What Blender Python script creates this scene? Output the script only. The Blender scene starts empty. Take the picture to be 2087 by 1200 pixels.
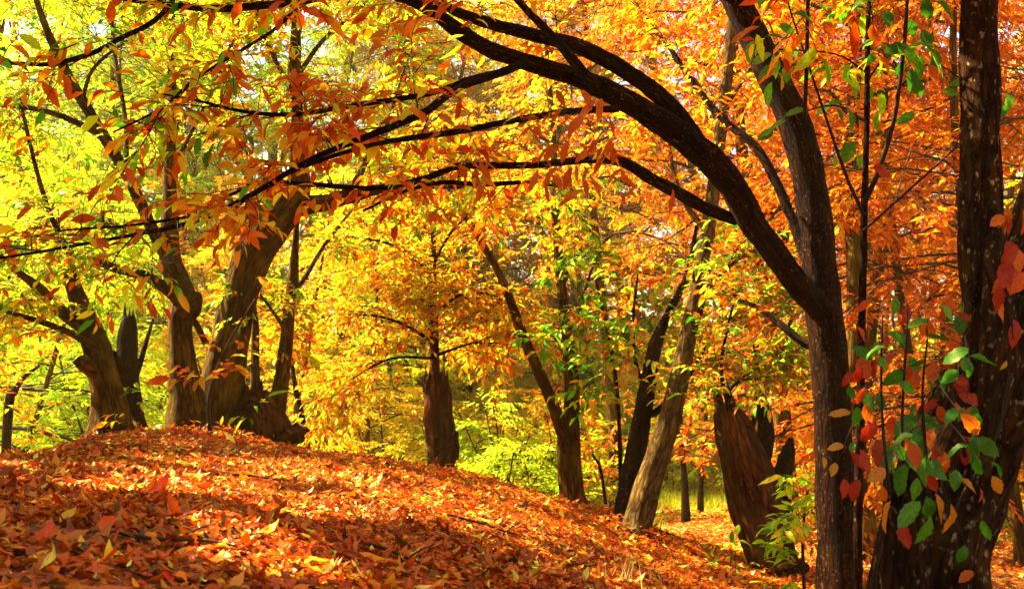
import bpy, math, random
import numpy as np
from mathutils import Vector, noise

SEED = 11
random.seed(SEED)
rng = np.random.default_rng(SEED)
scene = bpy.context.scene
C = scene.collection

# ------------------------------------------------------------------ camera
F, PW, PH = 2238.0, 2087.0, 1200.0
PITCH = math.atan(280.0 / F)
CAM = np.array([0.0, 0.0, 1.5])
cd = bpy.data.cameras.new('camera')
cd.sensor_width = 36.0
cd.lens = 36.0 * F / PW
cd.clip_start = 0.05
cd.clip_end = 3000
cd.dof.use_dof = True
cd.dof.focus_distance = 8.5
cd.dof.aperture_fstop = 5.6
cam = bpy.data.objects.new('camera', cd)
cam.location = CAM
cam.rotation_euler = (math.pi / 2 + PITCH, 0, 0)
C.objects.link(cam)
scene.camera = cam

# ------------------------------------------------------------------ light
SUN = np.array([-0.80, 0.34, 0.86])
SUN /= np.linalg.norm(SUN)
w = bpy.data.worlds.new('World')
scene.world = w
w.use_nodes = True
nt = w.node_tree
bg = nt.nodes['Background']
sky = nt.nodes.new('ShaderNodeTexSky')
sky.sky_type = 'NISHITA'
sky.sun_disc = False
sky.sun_elevation = math.asin(SUN[2])
sky.sun_rotation = math.atan2(SUN[0], SUN[1])
sky.dust_density = 3.0
sky.air_density = 1.0
sky.ozone_density = 0.6
nt.links.new(sky.outputs[0], bg.inputs[0])
bg.inputs[1].default_value = 0.06
sl = bpy.data.lights.new('sun', 'SUN')
sl.energy = 5.0
sl.angle = math.radians(0.5)
sl.color = (1.0, 0.88, 0.64)
so = bpy.data.objects.new('sun', sl)
so.rotation_euler = Vector(SUN).to_track_quat('Z', 'Y').to_euler()
so.location = (-20, 8, 25)
C.objects.link(so)

scene.view_settings.view_transform = 'Standard'
scene.view_settings.look = 'None'
scene.view_settings.gamma = 1.0
scene.view_settings.use_curve_mapping = False
scene.view_settings.exposure = 3.1
cy = scene.cycles
cy.use_denoising = True
cy.max_bounces = 5
cy.diffuse_bounces = 4
cy.glossy_bounces = 2
cy.transmission_bounces = 2
cy.transparent_max_bounces = 4
cy.sample_clamp_indirect = 6.0
cy.volume_bounces = 0
cy.caustics_reflective = False
cy.caustics_refractive = False


# ------------------------------------------------------------------ pixel helpers
def P(px, py, d):
    cx = (px - PW / 2) / F
    cz = (PH / 2 - py) / F
    dv = np.array([cx, math.cos(PITCH) - cz * math.sin(PITCH), math.sin(PITCH) + cz * math.cos(PITCH)])
    return CAM + dv * (d / dv[1])


def to_px(p):
    """world points (N,3) -> pixel x, pixel y, depth"""
    q = np.atleast_2d(p) - CAM
    dep = q[:, 1] * math.cos(PITCH) + q[:, 2] * math.sin(PITCH)
    up = -q[:, 1] * math.sin(PITCH) + q[:, 2] * math.cos(PITCH)
    dd = np.maximum(dep, 1e-3)
    return PW / 2 + F * q[:, 0] / dd, PH / 2 - F * up / dd, dep


# ------------------------------------------------------------------ terrain function
_cp = [P(*a) for a in [
    (0, 945, 9.0), (100, 918, 10.0), (200, 893, 11.0), (370, 884, 11.5), (480, 903, 11.7), (620, 930, 12.0),
    (720, 945, 12.4), (870, 960, 12.8), (930, 967, 12.8), (1050, 1000, 12.6), (1150, 1024, 12.3),
    (1260, 1062, 11.6), (1300, 1100, 10.8), (1350, 1150, 9.6), (1420, 1200, 8.2)]]
_cp += [np.array(a) for a in [
    (-1.6, 3.4, 1.09), (-0.4, 3.4, .83), (-2.8, 3.4, 1.18), (0.35, 5, .66), (-1, 6, 1.02), (-2.6, 6, 1.2), (0.2, 8, .83),
    (-2, 8.5, 1.2), (0.9, 6.5, .40), (1.5, 6, .1), (2.4, 8, 0), (-5, 5, 1.2), (-4.5, 8, 1.3),
    (0.6, 3, .35), (1.3, 3, .05), (0, 0, 0), (3, 0, 0), (3, 4, 0), (6, 3, 0), (5, 8, 0), (3.2, 11, 0), (5, 14, 0), (2.4, 13.5, 0.05),
    (1.6, 14.5, .2), (0, 15.5, .25), (-2, 15.5, .5), (-4, 15.5, .6), (-7, 13, .45), (-7, 10, .8), (-5.6, 12, .95), (-5.2, 14, .65), (-4.9, 11, 1.12), (-9, 16, -.1),
    (-8, 6, 1.0), (-11, 11, .5), (-15, 5, .8), (-15, 15, -.3), (12, 10, .1), (12, 18, .1), (6, 18, 0), (2.6, 18, -.05),
    (-1, 19, -.5), (-5, 19, -.55), (-10, 20, -.6), (0, -3, 0), (-5, -3, .8), (6, -4, 0), (-2, 0, .55), (-15, -4, .7), (14, -4, .1), (-18, 20, -.6), (18, 18, .1)]]
_cp = np.array(_cp)


def _tps(r2):
    return np.where(r2 > 1e-9, 0.5 * r2 * np.log(np.maximum(r2, 1e-9)), 0.0)


_n = len(_cp)
_A = np.zeros((_n + 3, _n + 3))
_d2 = ((_cp[:, None, :2] - _cp[None, :, :2]) ** 2).sum(-1)
_A[:_n, :_n] = _tps(_d2) + np.eye(_n) * 0.15
_A[:_n, _n] = 1
_A[:_n, _n + 1:] = _cp[:, :2]
_A[_n:, :_n] = _A[:_n, _n:].T
_sol = np.linalg.solve(_A, np.concatenate([_cp[:, 2], np.zeros(3)]))
_ph = rng.uniform(0, 6.28, 40)


def sstep(a, b, x):
    t = np.clip((x - a) / (b - a), 0, 1)
    return t * t * (3 - 2 * t)


def H(x, y):
    x = np.asarray(x, float)
    y = np.asarray(y, float)
    xc = np.clip(x, -18, 18)
    yc = np.clip(y, -4, 20)
    sh = xc.shape
    q = np.stack([xc.ravel(), yc.ravel()], 1)
    out = np.empty(len(q))
    for i in range(0, len(q), 20000):
        s = q[i:i + 20000]
        d2 = ((s[:, None, :] - _cp[None, :, :2]) ** 2).sum(-1)
        out[i:i + 20000] = _tps(d2) @ _sol[:_n] + _sol[_n] + s @ _sol[_n + 1:]
    near = out.reshape(sh)
    far = -.6 + .6 * sstep(.5, 3.0, x) + 12.0 * (1 - np.exp(-np.maximum(0, y - 24) / 40.)) * sstep(22, 40, y)
    t = sstep(15, 20, y)
    z = near * (1 - t) + far * t
    z = z + .018 * (np.sin(2.1 * x + _ph[0]) * np.sin(1.7 * y + _ph[1]) + .7 * np.sin(4.3 * x + 2 * y + _ph[2]) + .6 * np.sin(5.1 * y - 3 * x + _ph[3]))
    return z


def ground_at(px, py, dmax=60.0):
    ds = np.arange(2.0, dmax, .04)
    pts = np.array([P(px, py, 1.0) - CAM])
    pts = CAM + pts * ds[:, None]
    below = pts[:, 2] < H(pts[:, 0], pts[:, 1])
    i = np.argmax(below)
    return pts[i] if below.any() else None


# ------------------------------------------------------------------ object helpers
def link(o, parent=None):
    C.objects.link(o)
    if parent is not None:
        o.parent = parent
    return o


def thing(name, label, cat, loc=(0, 0, 0), group=None):
    o = bpy.data.objects.new(name, None)
    o.empty_display_size = .3
    o.location = loc
    o['label'] = label
    o['category'] = cat
    if group:
        o['group'] = group
    return link(o)


def build_mesh(name, V, quads=None, tris=None, attrs=None, uv=None, smooth=True):
    V = np.asarray(V, np.float32)
    quads = np.zeros((0, 4), np.int32) if quads is None or len(quads) == 0 else np.asarray(quads, np.int32)
    tris = np.zeros((0, 3), np.int32) if tris is None or len(tris) == 0 else np.asarray(tris, np.int32)
    me = bpy.data.meshes.new(name)
    me.vertices.add(len(V))
    me.vertices.foreach_set('co', V.ravel())
    nl = quads.size + tris.size
    me.loops.add(nl)
    me.loops.foreach_set('vertex_index', np.concatenate([quads.ravel(), tris.ravel()]).astype(np.int32))
    me.polygons.add(len(quads) + len(tris))
    st = np.concatenate([np.arange(len(quads)) * 4, quads.size + np.arange(len(tris)) * 3]).astype(np.int32)
    me.polygons.foreach_set('loop_start', st)
    if smooth:
        me.polygons.foreach_set('use_smooth', np.ones(len(st), bool))
    me.update(calc_edges=True)
    for k, v in (attrs or {}).items():
        v = np.asarray(v, np.float32)
        if v.ndim == 1:
            a = me.attributes.new(k, 'FLOAT', 'POINT')
            a.data.foreach_set('value', v)
        elif v.shape[1] == 3:
            a = me.attributes.new(k, 'FLOAT_VECTOR', 'POINT')
            a.data.foreach_set('vector', v.ravel())
        else:
            a = me.attributes.new(k, 'FLOAT_COLOR', 'POINT')
            a.data.foreach_set('color', v.ravel())
    return me


def mesh_obj(name, me, mat, parent=None, kind=None, loc=None):
    if mat is not None and len(me.materials) == 0:
        me.materials.append(mat)
    o = bpy.data.objects.new(name, me)
    if kind:
        o['kind'] = kind
    if loc is not None:
        o.location = loc
    return link(o, parent)


# ------------------------------------------------------------------ materials
def mat_new(name):
    m = bpy.data.materials.new(name)
    m.use_nodes = True
    m.node_tree.nodes.clear()
    return m, m.node_tree.nodes, m.node_tree.links


def ramp(n, stops, interp='LINEAR'):
    r = n.new('ShaderNodeValToRGB')
    r.color_ramp.interpolation = interp
    el = r.color_ramp.elements
    while len(el) < len(stops):
        el.new(.5)
    for e, (p, c) in zip(el, stops):
        e.position = p
        e.color = (*c, 1)
    return r


def leaf_shader(n, l, colour, trans=.5, gloss=.05, rough=.48):
    df = n.new('ShaderNodeBsdfDiffuse')
    tr = n.new('ShaderNodeBsdfTranslucent')
    gl = n.new('ShaderNodeBsdfGlossy')
    gl.inputs['Roughness'].default_value = rough
    gl.inputs['Color'].default_value = (1, .80, .40, 1)
    mx = n.new('ShaderNodeMixShader')
    mx.inputs[0].default_value = trans
    mg = n.new('ShaderNodeMixShader')
    mg.inputs[0].default_value = gloss
    out = n.new('ShaderNodeOutputMaterial')
    l.new(colour, df.inputs[0])
    l.new(colour, tr.inputs[0])
    l.new(df.outputs[0], mx.inputs[1])
    l.new(tr.outputs[0], mx.inputs[2])
    l.new(mx.outputs[0], mg.inputs[1])
    l.new(gl.outputs[0], mg.inputs[2])
    l.new(mg.outputs[0], out.inputs[0])
    return df, tr


def mat_palette(name, cols, trans=.5):
    m, n, l = mat_new(name)
    at = n.new('ShaderNodeAttribute')
    at.attribute_name = 'rnd'
    k = len(cols)
    r = ramp(n, [(i / (k - 1), c) for i, c in enumerate(cols)])
    l.new(at.outputs['Fac'], r.inputs[0])
    leaf_shader(n, l, r.outputs[0], trans, .012)
    return m


def mat_vcol(name, trans=.45, gloss=.04):
    m, n, l = mat_new(name)
    at = n.new('ShaderNodeAttribute')
    at.attribute_name = 'col'
    leaf_shader(n, l, at.outputs['Color'], trans, gloss)
    return m


def mat_leaf_object(name, trans=.45, gloss=.05):
    """single leaves: colour from the object, midrib and side veins from the leaf's own uv attribute"""
    m, n, l = mat_new(name)
    oi = n.new('ShaderNodeObjectInfo')
    at = n.new('ShaderNodeAttribute')
    at.attribute_name = 'luv'
    sp = n.new('ShaderNodeSeparateXYZ')
    l.new(at.outputs['Vector'], sp.inputs[0])
    ab = n.new('ShaderNodeMath'); ab.operation = 'ABSOLUTE'
    l.new(sp.outputs[0], ab.inputs[0])
    # side veins: saw of (v*13 - |u|*4)
    m1 = n.new('ShaderNodeMath'); m1.operation = 'MULTIPLY'; m1.inputs[1].default_value = 12
    l.new(sp.outputs[1], m1.inputs[0])
    m2 = n.new('ShaderNodeMath'); m2.operation = 'MULTIPLY'; m2.inputs[1].default_value = 2.6
    l.new(ab.outputs[0], m2.inputs[0])
    m3 = n.new('ShaderNodeMath'); m3.operation = 'SUBTRACT'
    l.new(m1.outputs[0], m3.inputs[0]); l.new(m2.outputs[0], m3.inputs[1])
    m4 = n.new('ShaderNodeMath'); m4.operation = 'FRACT'
    l.new(m3.outputs[0], m4.inputs[0])
    vr = ramp(n, [(0, (1, 1, 1)), (.13, (0, 0, 0)), (.9, (0, 0, 0)), (1, (1, 1, 1))])
    l.new(m4.outputs[0], vr.inputs[0])
    mr = ramp(n, [(0, (1, 1, 1)), (.06, (1, 1, 1)), (.11, (0, 0, 0))])
    l.new(ab.outputs[0], mr.inputs[0])
    mxv = n.new('ShaderNodeMath'); mxv.operation = 'MAXIMUM'
    l.new(vr.outputs[0], mxv.inputs[0]); l.new(mr.outputs[0], mxv.inputs[1])
    ns = n.new('ShaderNodeTexNoise'); ns.inputs['Scale'].default_value = 3.2; ns.inputs['Detail'].default_value = 5
    tc = n.new('ShaderNodeVectorMath'); tc.operation = 'MULTIPLY_ADD'
    rv = n.new('ShaderNodeCombineXYZ')
    l.new(oi.outputs['Random'], rv.inputs[2])
    tc.inputs[1].default_value = (1, 2.5, 1)
    sc_ = n.new('ShaderNodeVectorMath'); sc_.operation = 'SCALE'; sc_.inputs['Scale'].default_value = 40
    l.new(rv.outputs[0], sc_.inputs[0])
    l.new(at.outputs['Vector'], tc.inputs[0]); l.new(sc_.outputs[0], tc.inputs[2])
    l.new(tc.outputs[0], ns.inputs['Vector'])
    br = ramp(n, [(.3, (.55, .42, .35)), (.5, (1, 1, 1)), (.72, (1.25, 1.3, 1.0))])
    l.new(ns.outputs['Fac'], br.inputs[0])
    mul = n.new('ShaderNodeMix'); mul.data_type = 'RGBA'; mul.blend_type = 'MULTIPLY'; mul.inputs[0].default_value = .8
    l.new(oi.outputs['Color'], mul.inputs[6]); l.new(br.outputs[0], mul.inputs[7])
    veincol = n.new('ShaderNodeMix'); veincol.data_type = 'RGBA'
    fm = n.new('ShaderNodeMath'); fm.operation = 'MULTIPLY'; fm.inputs[1].default_value = .35
    l.new(mxv.outputs[0], fm.inputs[0]); l.new(fm.outputs[0], veincol.inputs[0])
    vm = n.new('ShaderNodeVectorMath'); vm.operation = 'MULTIPLY'; vm.inputs[1].default_value = (1.15, 1.7, 1.2)
    l.new(mul.outputs[2], vm.inputs[0])
    l.new(mul.outputs[2], veincol.inputs[6]); l.new(vm.outputs[0], veincol.inputs[7])
    df, tr = leaf_shader(n, l, veincol.outputs[2], trans, gloss)
    bp = n.new('ShaderNodeBump'); bp.inputs['Strength'].default_value = .35; bp.inputs['Distance'].default_value = .004
    l.new(mxv.outputs[0], bp.inputs['Height']); l.new(bp.outputs[0], df.inputs['Normal'])
    return m


def mat_bark(name, dark, light, moss, moss_amt=.3, lichen=.25, scale=1.0, speck=26):
    m, n, l = mat_new(name)
    at = n.new('ShaderNodeAttribute'); at.attribute_name = 'bk'
    mp = n.new('ShaderNodeMapping'); mp.inputs['Scale'].default_value = (scale, scale, scale * .2)
    l.new(at.outputs['Vector'], mp.inputs[0])
    n1 = n.new('ShaderNodeTexNoise'); n1.inputs['Scale'].default_value = 38; n1.inputs['Detail'].default_value = 7; n1.inputs['Roughness'].default_value = .65
    l.new(mp.outputs[0], n1.inputs['Vector'])
    v1 = n.new('ShaderNodeTexVoronoi'); v1.feature = 'DISTANCE_TO_EDGE'; v1.inputs['Scale'].default_value = 22
    add = n.new('ShaderNodeVectorMath'); add.operation = 'MULTIPLY_ADD'; add.inputs[1].default_value = (.05, .05, .05)
    l.new(n1.outputs['Color'], add.inputs[0]); l.new(mp.outputs[0], add.inputs[2])
    l.new(add.outputs[0], v1.inputs['Vector'])
    vr = ramp(n, [(0, (.5, .5, .5)), (.2, (1, 1, 1))])
    l.new(v1.outputs['Distance'], vr.inputs[0])
    hm = n.new('ShaderNodeMath'); hm.operation = 'MULTIPLY'
    l.new(vr.outputs[0], hm.inputs[0]); l.new(n1.outputs['Fac'], hm.inputs[1])
    c1 = ramp(n, [(.25, dark), (.62, light)])
    l.new(hm.outputs[0], c1.inputs[0])
    n2 = n.new('ShaderNodeTexNoise'); n2.inputs['Scale'].default_value = 3.5; n2.inputs['Detail'].default_value = 6; n2.inputs['Roughness'].default_value = .7
    l.new(at.outputs['Vector'], n2.inputs['Vector'])
    r2 = ramp(n, [(.5, (0, 0, 0)), (.68, (moss_amt,) * 3)])
    l.new(n2.outputs['Fac'], r2.inputs[0])
    mx = n.new('ShaderNodeMix'); mx.data_type = 'RGBA'
    l.new(r2.outputs[0], mx.inputs[0]); l.new(c1.outputs[0], mx.inputs[6]); mx.inputs[7].default_value = (*moss, 1)
    n3 = n.new('ShaderNodeTexNoise'); n3.inputs['Scale'].default_value = speck; n3.inputs['Detail'].default_value = 4
    mp3 = n.new('ShaderNodeMapping'); mp3.inputs['Scale'].default_value = (1, 1, .6); mp3.inputs['Location'].default_value = (7, 3, 1)
    l.new(at.outputs['Vector'], mp3.inputs[0]); l.new(mp3.outputs[0], n3.inputs['Vector'])
    r3 = ramp(n, [(.60, (0, 0, 0)), (.70, (lichen,) * 3)])
    l.new(n3.outputs['Fac'], r3.inputs[0])
    mx2 = n.new('ShaderNodeMix'); mx2.data_type = 'RGBA'
    l.new(r3.outputs[0], mx2.inputs[0]); l.new(mx.outputs[2], mx2.inputs[6]); mx2.inputs[7].default_value = (.20, .14, .05, 1)
    bs = n.new('ShaderNodeBsdfPrincipled')
    bs.inputs['Roughness'].default_value = .9
    bs.inputs['Specular IOR Level'].default_value = .03
    n4 = n.new('ShaderNodeTexNoise'); n4.inputs['Scale'].default_value = 7; n4.inputs['Detail'].default_value = 5
    mp4 = n.new('ShaderNodeMapping'); mp4.inputs['Scale'].default_value = (1, 1, .45); mp4.inputs['Location'].default_value = (2, 9, 4)
    l.new(at.outputs['Vector'], mp4.inputs[0]); l.new(mp4.outputs[0], n4.inputs['Vector'])
    r4 = ramp(n, [(.3, (.45, .42, .40)), (.5, (1, 1, 1)), (.72, (1.7, 1.6, 1.5))])
    l.new(n4.outputs['Fac'], r4.inputs[0])
    mx4 = n.new('ShaderNodeMix'); mx4.data_type = 'RGBA'; mx4.blend_type = 'MULTIPLY'; mx4.inputs[0].default_value = .9
    l.new(mx2.outputs[2], mx4.inputs[6]); l.new(r4.outputs[0], mx4.inputs[7])
    l.new(mx4.outputs[2], bs.inputs['Base Color'])
    ha = n.new('ShaderNodeMath'); ha.operation = 'MULTIPLY_ADD'; ha.inputs[1].default_value = 1.3
    l.new(n4.outputs['Fac'], ha.inputs[0]); l.new(hm.outputs[0], ha.inputs[2])
    bp = n.new('ShaderNodeBump'); bp.inputs['Strength'].default_value = 1.0; bp.inputs['Distance'].default_value = .035
    l.new(ha.outputs[0], bp.inputs['Height']); l.new(bp.outputs[0], bs.inputs['Normal'])
    out = n.new('ShaderNodeOutputMaterial')
    l.new(bs.outputs[0], out.inputs[0])
    return m


def mat_plain(name, col, rough=.9):
    m, n, l = mat_new(name)
    ns = n.new('ShaderNodeTexNoise'); ns.inputs['Scale'].default_value = 9; ns.inputs['Detail'].default_value = 4
    tc = n.new('ShaderNodeTexCoord')
    l.new(tc.outputs['Object'], ns.inputs['Vector'])
    r = ramp(n, [(.3, tuple(c * .6 for c in col)), (.7, tuple(c * 1.4 for c in col))])
    l.new(ns.outputs['Fac'], r.inputs[0])
    bs = n.new('ShaderNodeBsdfPrincipled'); bs.inputs['Roughness'].default_value = rough; bs.inputs['Specular IOR Level'].default_value = .15
    l.new(r.outputs[0], bs.inputs['Base Color'])
    out = n.new('ShaderNodeOutputMaterial'); l.new(bs.outputs[0], out.inputs[0])
    return m


M_BARK = mat_bark('bark_dark', (0.0050, 0.0010, 0.00011), (0.0227, 0.0051, 0.00043), (0.0227, 0.0122, 0.00079), .25, .34, 1.0, 60)
M_BARK_G = mat_bark('bark_lichen', (0.0068, 0.0018, 0.00030), (0.0357, 0.0116, 0.00165), (0.0510, 0.0336, 0.00525), .45, .9, .8, 34)
M_BARK_C = mat_bark('bark_olive', (0.0231, 0.0086, 0.00068), (0.1085, 0.0475, 0.00315), (0.1229, 0.0871, 0.00337), .55, .10, .8)  # olive bark, lightened to put the left trunks' hazy glow into the colour
M_BARK_SUNLIT = mat_bark('bark_pale_sunlit', (0.0281, 0.0120, 0.00225), (0.1530, 0.0840, 0.01800), (0.1020, 0.0696, 0.00900), .3, .35, 1.2)  # pale bark, with the sunlight on the leaning trunk put into its colour
M_BARK_ROT = mat_bark('bark_weathered', (0.0177, 0.0041, 0.00049), (0.0940, 0.0269, 0.00330), (0.0940, 0.0499, 0.00660), .3, .25, .7)
M_TORN = mat_bark('torn_heartwood', (.030, .0050, .0008), (.15, .036, .005), (.10, .045, .008), .2, .2, .9)
M_TWIG = mat_plain('twig_bark', (.020, .0075, .0013))
M_TWIG_C = mat_plain('twig_bark_brown', (.038, .017, .0025))
M_LEAF = mat_vcol('leaf_foliage', .5, .015)
M_LEAF_OBJ = mat_leaf_object('leaf_single', .5, .02)
M_LITTER_OBJ = mat_leaf_object('litter_leaf_single', .22, .04)
M_LITTER = mat_vcol('litter_leaf', .2, .045)

YG = [(.22, .47, .007), (.46, .61, .009), (.33, .56, .007), (.62, .61, .009), (.64, .42, .005), (.45, .61, .009)]
YL = [(0.704, 0.483, 0.0052), (0.733, 0.615, 0.0065), (0.535, 0.600, 0.0078), (0.733, 0.263, 0.0039), (0.760, 0.556, 0.0065), (0.648, 0.161, 0.0026)]
OY = [(0.666, 0.226, 0.0039), (0.691, 0.426, 0.0052), (0.589, 0.120, 0.0026), (0.666, 0.279, 0.0039), (0.640, 0.505, 0.0065), (0.512, 0.073, 0.0020)]
OR = [(0.5440, 0.1071, 0.00160), (0.4785, 0.0587, 0.00160), (0.5661, 0.1921, 0.00208), (0.5117, 0.0790, 0.00160), (0.3919, 0.0365, 0.00104), (0.5873, 0.3051, 0.00312)]
GR = [(0.061, 0.246, 0.0036), (0.135, 0.377, 0.0048), (0.088, 0.304, 0.0036), (0.270, 0.464, 0.0060), (0.054, 0.203, 0.0036), (0.419, 0.507, 0.0072)]
M_YG = mat_palette('leaves_yellow_green', YG)
M_YL = mat_palette('leaves_yellow', YL)
M_OY = mat_palette('leaves_amber', OY)
M_OR = mat_palette('leaves_orange', OR)
M_GR = mat_palette('leaves_green', GR)


# ------------------------------------------------------------------ ground
def build_ground():
    def axis(lo, hi, flo, fhi, step):
        mid = np.arange(flo, fhi + 1e-6, step)
        g = step * 1.13 ** np.arange(1, 120)
        r = fhi + np.cumsum(g)
        r = np.append(r[r < hi], hi)
        lft = flo - np.cumsum(g)
        lft = np.append(lft[lft > lo], lo)[::-1]
        return np.concatenate([lft, mid, r])
    xs = axis(-900, 900, -9, 9, .13)
    ys = axis(-60, 1500, 1, 20, .13)
    X, Y = np.meshgrid(xs, ys)
    Z = H(X, Y)
    V = np.stack([X, Y, Z], -1).reshape(-1, 3)
    nx, ny = len(xs), len(ys)
    idx = np.arange(nx * ny).reshape(ny, nx)
    q = np.stack([idx[:-1, :-1], idx[:-1, 1:], idx[1:, 1:], idx[1:, :-1]], -1).reshape(-1, 4)
    m, n, l = mat_new('forest_floor')
    tc = n.new('ShaderNodeTexCoord')
    mp = n.new('ShaderNodeMapping'); mp.inputs['Scale'].default_value = (1, .7, 1)
    l.new(tc.outputs['Object'], mp.inputs[0])
    v = n.new('ShaderNodeTexVoronoi'); v.inputs['Scale'].default_value = 11
    l.new(mp.outputs[0], v.inputs['Vector'])
    sp = n.new('ShaderNodeSeparateXYZ'); l.new(v.outputs['Color'], sp.inputs[0])
    rc = ramp(n, [(0, (.07, .014, .002)), (.25, (.16, .035, .003)), (.5, (.26, .07, .004)), (.75, (.26, .10, .01)), (1, (.34, .17, .03))])
    l.new(sp.outputs[0], rc.inputs[0])
    ns = n.new('ShaderNodeTexNoise'); ns.inputs['Scale'].default_value = .35; ns.inputs['Detail'].default_value = 5
    l.new(tc.outputs['Object'], ns.inputs['Vector'])
    # sunlit meadow grass beyond the bank
    so_ = n.new('ShaderNodeSeparateXYZ'); l.new(tc.outputs['Object'], so_.inputs[0])
    a = n.new('ShaderNodeMath'); a.operation = 'MULTIPLY_ADD'; a.inputs[1].default_value = 9; 
    l.new(ns.outputs['Fac'], a.inputs[0]); l.new(so_.outputs[1], a.inputs[2])
    mr = n.new('ShaderNodeMapRange'); mr.inputs[1].default_value = 23.5; mr.inputs[2].default_value = 26.5
    l.new(a.outputs[0], mr.inputs[0])
    n2 = n.new('ShaderNodeTexNoise'); n2.inputs['Scale'].default_value = 3; n2.inputs['Detail'].default_value = 6
    l.new(tc.outputs['Object'], n2.inputs['Vector'])
    rg = ramp(n, [(.3, (.27, .38, .006)), (.55, (.40, .46, .008)), (.75, (.46, .32, .006))])
    l.new(n2.outputs['Fac'], rg.inputs[0])
    mx = n.new('ShaderNodeMix'); mx.data_type = 'RGBA'
    l.new(mr.outputs[0], mx.inputs[0]); l.new(rc.outputs[0], mx.inputs[6]); l.new(rg.outputs[0], mx.inputs[7])
    bs = n.new('ShaderNodeBsdfPrincipled'); bs.inputs['Roughness'].default_value = .9; bs.inputs['Specular IOR Level'].default_value = .1
    l.new(mx.outputs[2], bs.inputs['Base Color'])
    bp = n.new('ShaderNodeBump'); bp.inputs['Strength'].default_value = .8; bp.inputs['Distance'].default_value = .03
    l.new(v.outputs['Distance'], bp.inputs['Height']); l.new(bp.outputs[0], bs.inputs['Normal'])
    out = n.new('ShaderNodeOutputMaterial'); l.new(bs.outputs[0], out.inputs[0])
    o = mesh_obj('ground', build_mesh('ground', V, q), m, None, 'structure')
    o['label'] = 'forest floor under fallen leaves, a leaf-covered bank sloping down to a path'
    o['category'] = 'ground'
    return o


GROUND = build_ground()


# ------------------------------------------------------------------ leaves
def leaf_template(nseg=3, wl=.34, fold=.25, curl=.3, twist=0., serr=0., wave=0.):
    """leaf along +Y (0..1), face up +Z, spine plus two edges; returns verts, tris, luv"""
    s = np.linspace(0, 1, nseg + 1)
    prof = wl * .5 * np.sin(np.pi * s ** .82) ** .85
    V, UVs = [], []
    # spine curve bends downwards (curl in radians over the length)
    ang = curl * (s - .25)
    dy = np.cos(ang)
    dz = -np.sin(ang)
    y = np.concatenate([[0], np.cumsum((dy[1:] + dy[:-1]) / 2 / nseg)])
    z = np.concatenate([[0], np.cumsum((dz[1:] + dz[:-1]) / 2 / nseg)])
    idx_s, idx_l, idx_r = [], [], []
    for i in range(nseg + 1):
        idx_s.append(len(V)); V.append((0, y[i], z[i])); UVs.append((0, s[i], 0))
    for i in range(1, nseg):
        wd = prof[i] * (1 + (serr if i % 2 else -serr))
        tw = twist * (s[i] - .3)
        for sgn, lst in ((-1, idx_l), (1, idx_r)):
            a = fold + sgn * tw + wave * math.sin(7 * s[i] + sgn)
            fy = serr * .10 * (1 if i % 2 else 0)
            lst.append(len(V))
            V.append((sgn * wd * math.cos(a), y[i] + fy, z[i] + wd * math.sin(a)))
            UVs.append((sgn * 1.0, s[i], 0))
    T = []
    L = [idx_s[0]] + idx_l + [idx_s[-1]]
    R = [idx_s[0]] + idx_r + [idx_s[-1]]
    for i in range(nseg):
        a, b = idx_s[i], idx_s[i + 1]
        for E, fl in ((L, True), (R, False)):
            e0, e1 = E[i], E[i + 1]
            for t in ((a, b, e0), (e0, b, e1)):
                if len(set(t)) == 3:
                    T.append(t if not fl else t[::-1])
    return np.array(V, float), np.array(T, int), np.array(UVs, float)


def norm(a):
    return a / np.maximum(np.linalg.norm(a, axis=-1, keepdims=True), 1e-9)


def leaves_mesh(name, pos, axis, nrm, size, templates, attrs=None):
    """pos/axis/nrm (N,3), size (N,), templates list -> one mesh; attrs dict of per-leaf arrays"""
    axis = norm(axis)
    xv = norm(np.cross(axis, nrm))
    zv = np.cross(xv, axis)
    N = len(pos)
    which = rng.integers(0, len(templates), N)
    Vs, Ts, idxs = [], [], []
    off = 0
    for k, (tv, tt, _) in enumerate(templates):
        ii = np.nonzero(which == k)[0]
        if len(ii) == 0:
            continue
        loc = tv[None] * size[ii, None, None]
        wv = pos[ii, None] + loc[..., 0:1] * xv[ii, None] + loc[..., 1:2] * axis[ii, None] + loc[..., 2:3] * zv[ii, None]
        nv = len(tv)
        Vs.append(wv.reshape(-1, 3))
        Ts.append((tt[None] + (off + np.arange(len(ii)) * nv)[:, None, None]).reshape(-1, 3))
        idxs.append(np.repeat(ii, nv))
        off += len(ii) * nv
    idx = np.concatenate(idxs)
    at = {k: np.asarray(v)[idx] for k, v in (attrs or {}).items()}
    return build_mesh(name, np.concatenate(Vs), None, np.concatenate(Ts), at)


def tmpl(nseg, n, r, lo_curl, hi_curl, serr=0., wave=0., wl=(.30, .38)):
    rr = np.random.default_rng(r)
    return [leaf_template(nseg, rr.uniform(*wl), rr.uniform(.05, .45), rr.uniform(lo_curl, hi_curl), rr.uniform(-.5, .5), serr, wave) for _ in range(n)]


T_FAR = tmpl(2, 4, 1, -.3, .6)
T_SHADE = tmpl(2, 4, 21, -.3, .6, 0, 0, (.40, .50))
T_MID = tmpl(3, 12, 2, -.4, 1.3, 0, .25, (.24, .44))
T_NEAR = tmpl(9, 12, 3, -.2, 1.5, .08, .22, (.24, .42))
T_BROAD = tmpl(9, 10, 13, -.1, 1.2, .07, .2, (.42, .58))
T_LIT = tmpl(3, 8, 4, -1.6, 1.8, 0, .3)
T_LITF = tmpl(2, 8, 14, -1.3, 1.5, 0, .3)
T_LITN = tmpl(5, 10, 5, -2.2, 2.2, .05, .4)
T_LITO = tmpl(9, 10, 6, -2.0, 2.0, .07, .4)


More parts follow.
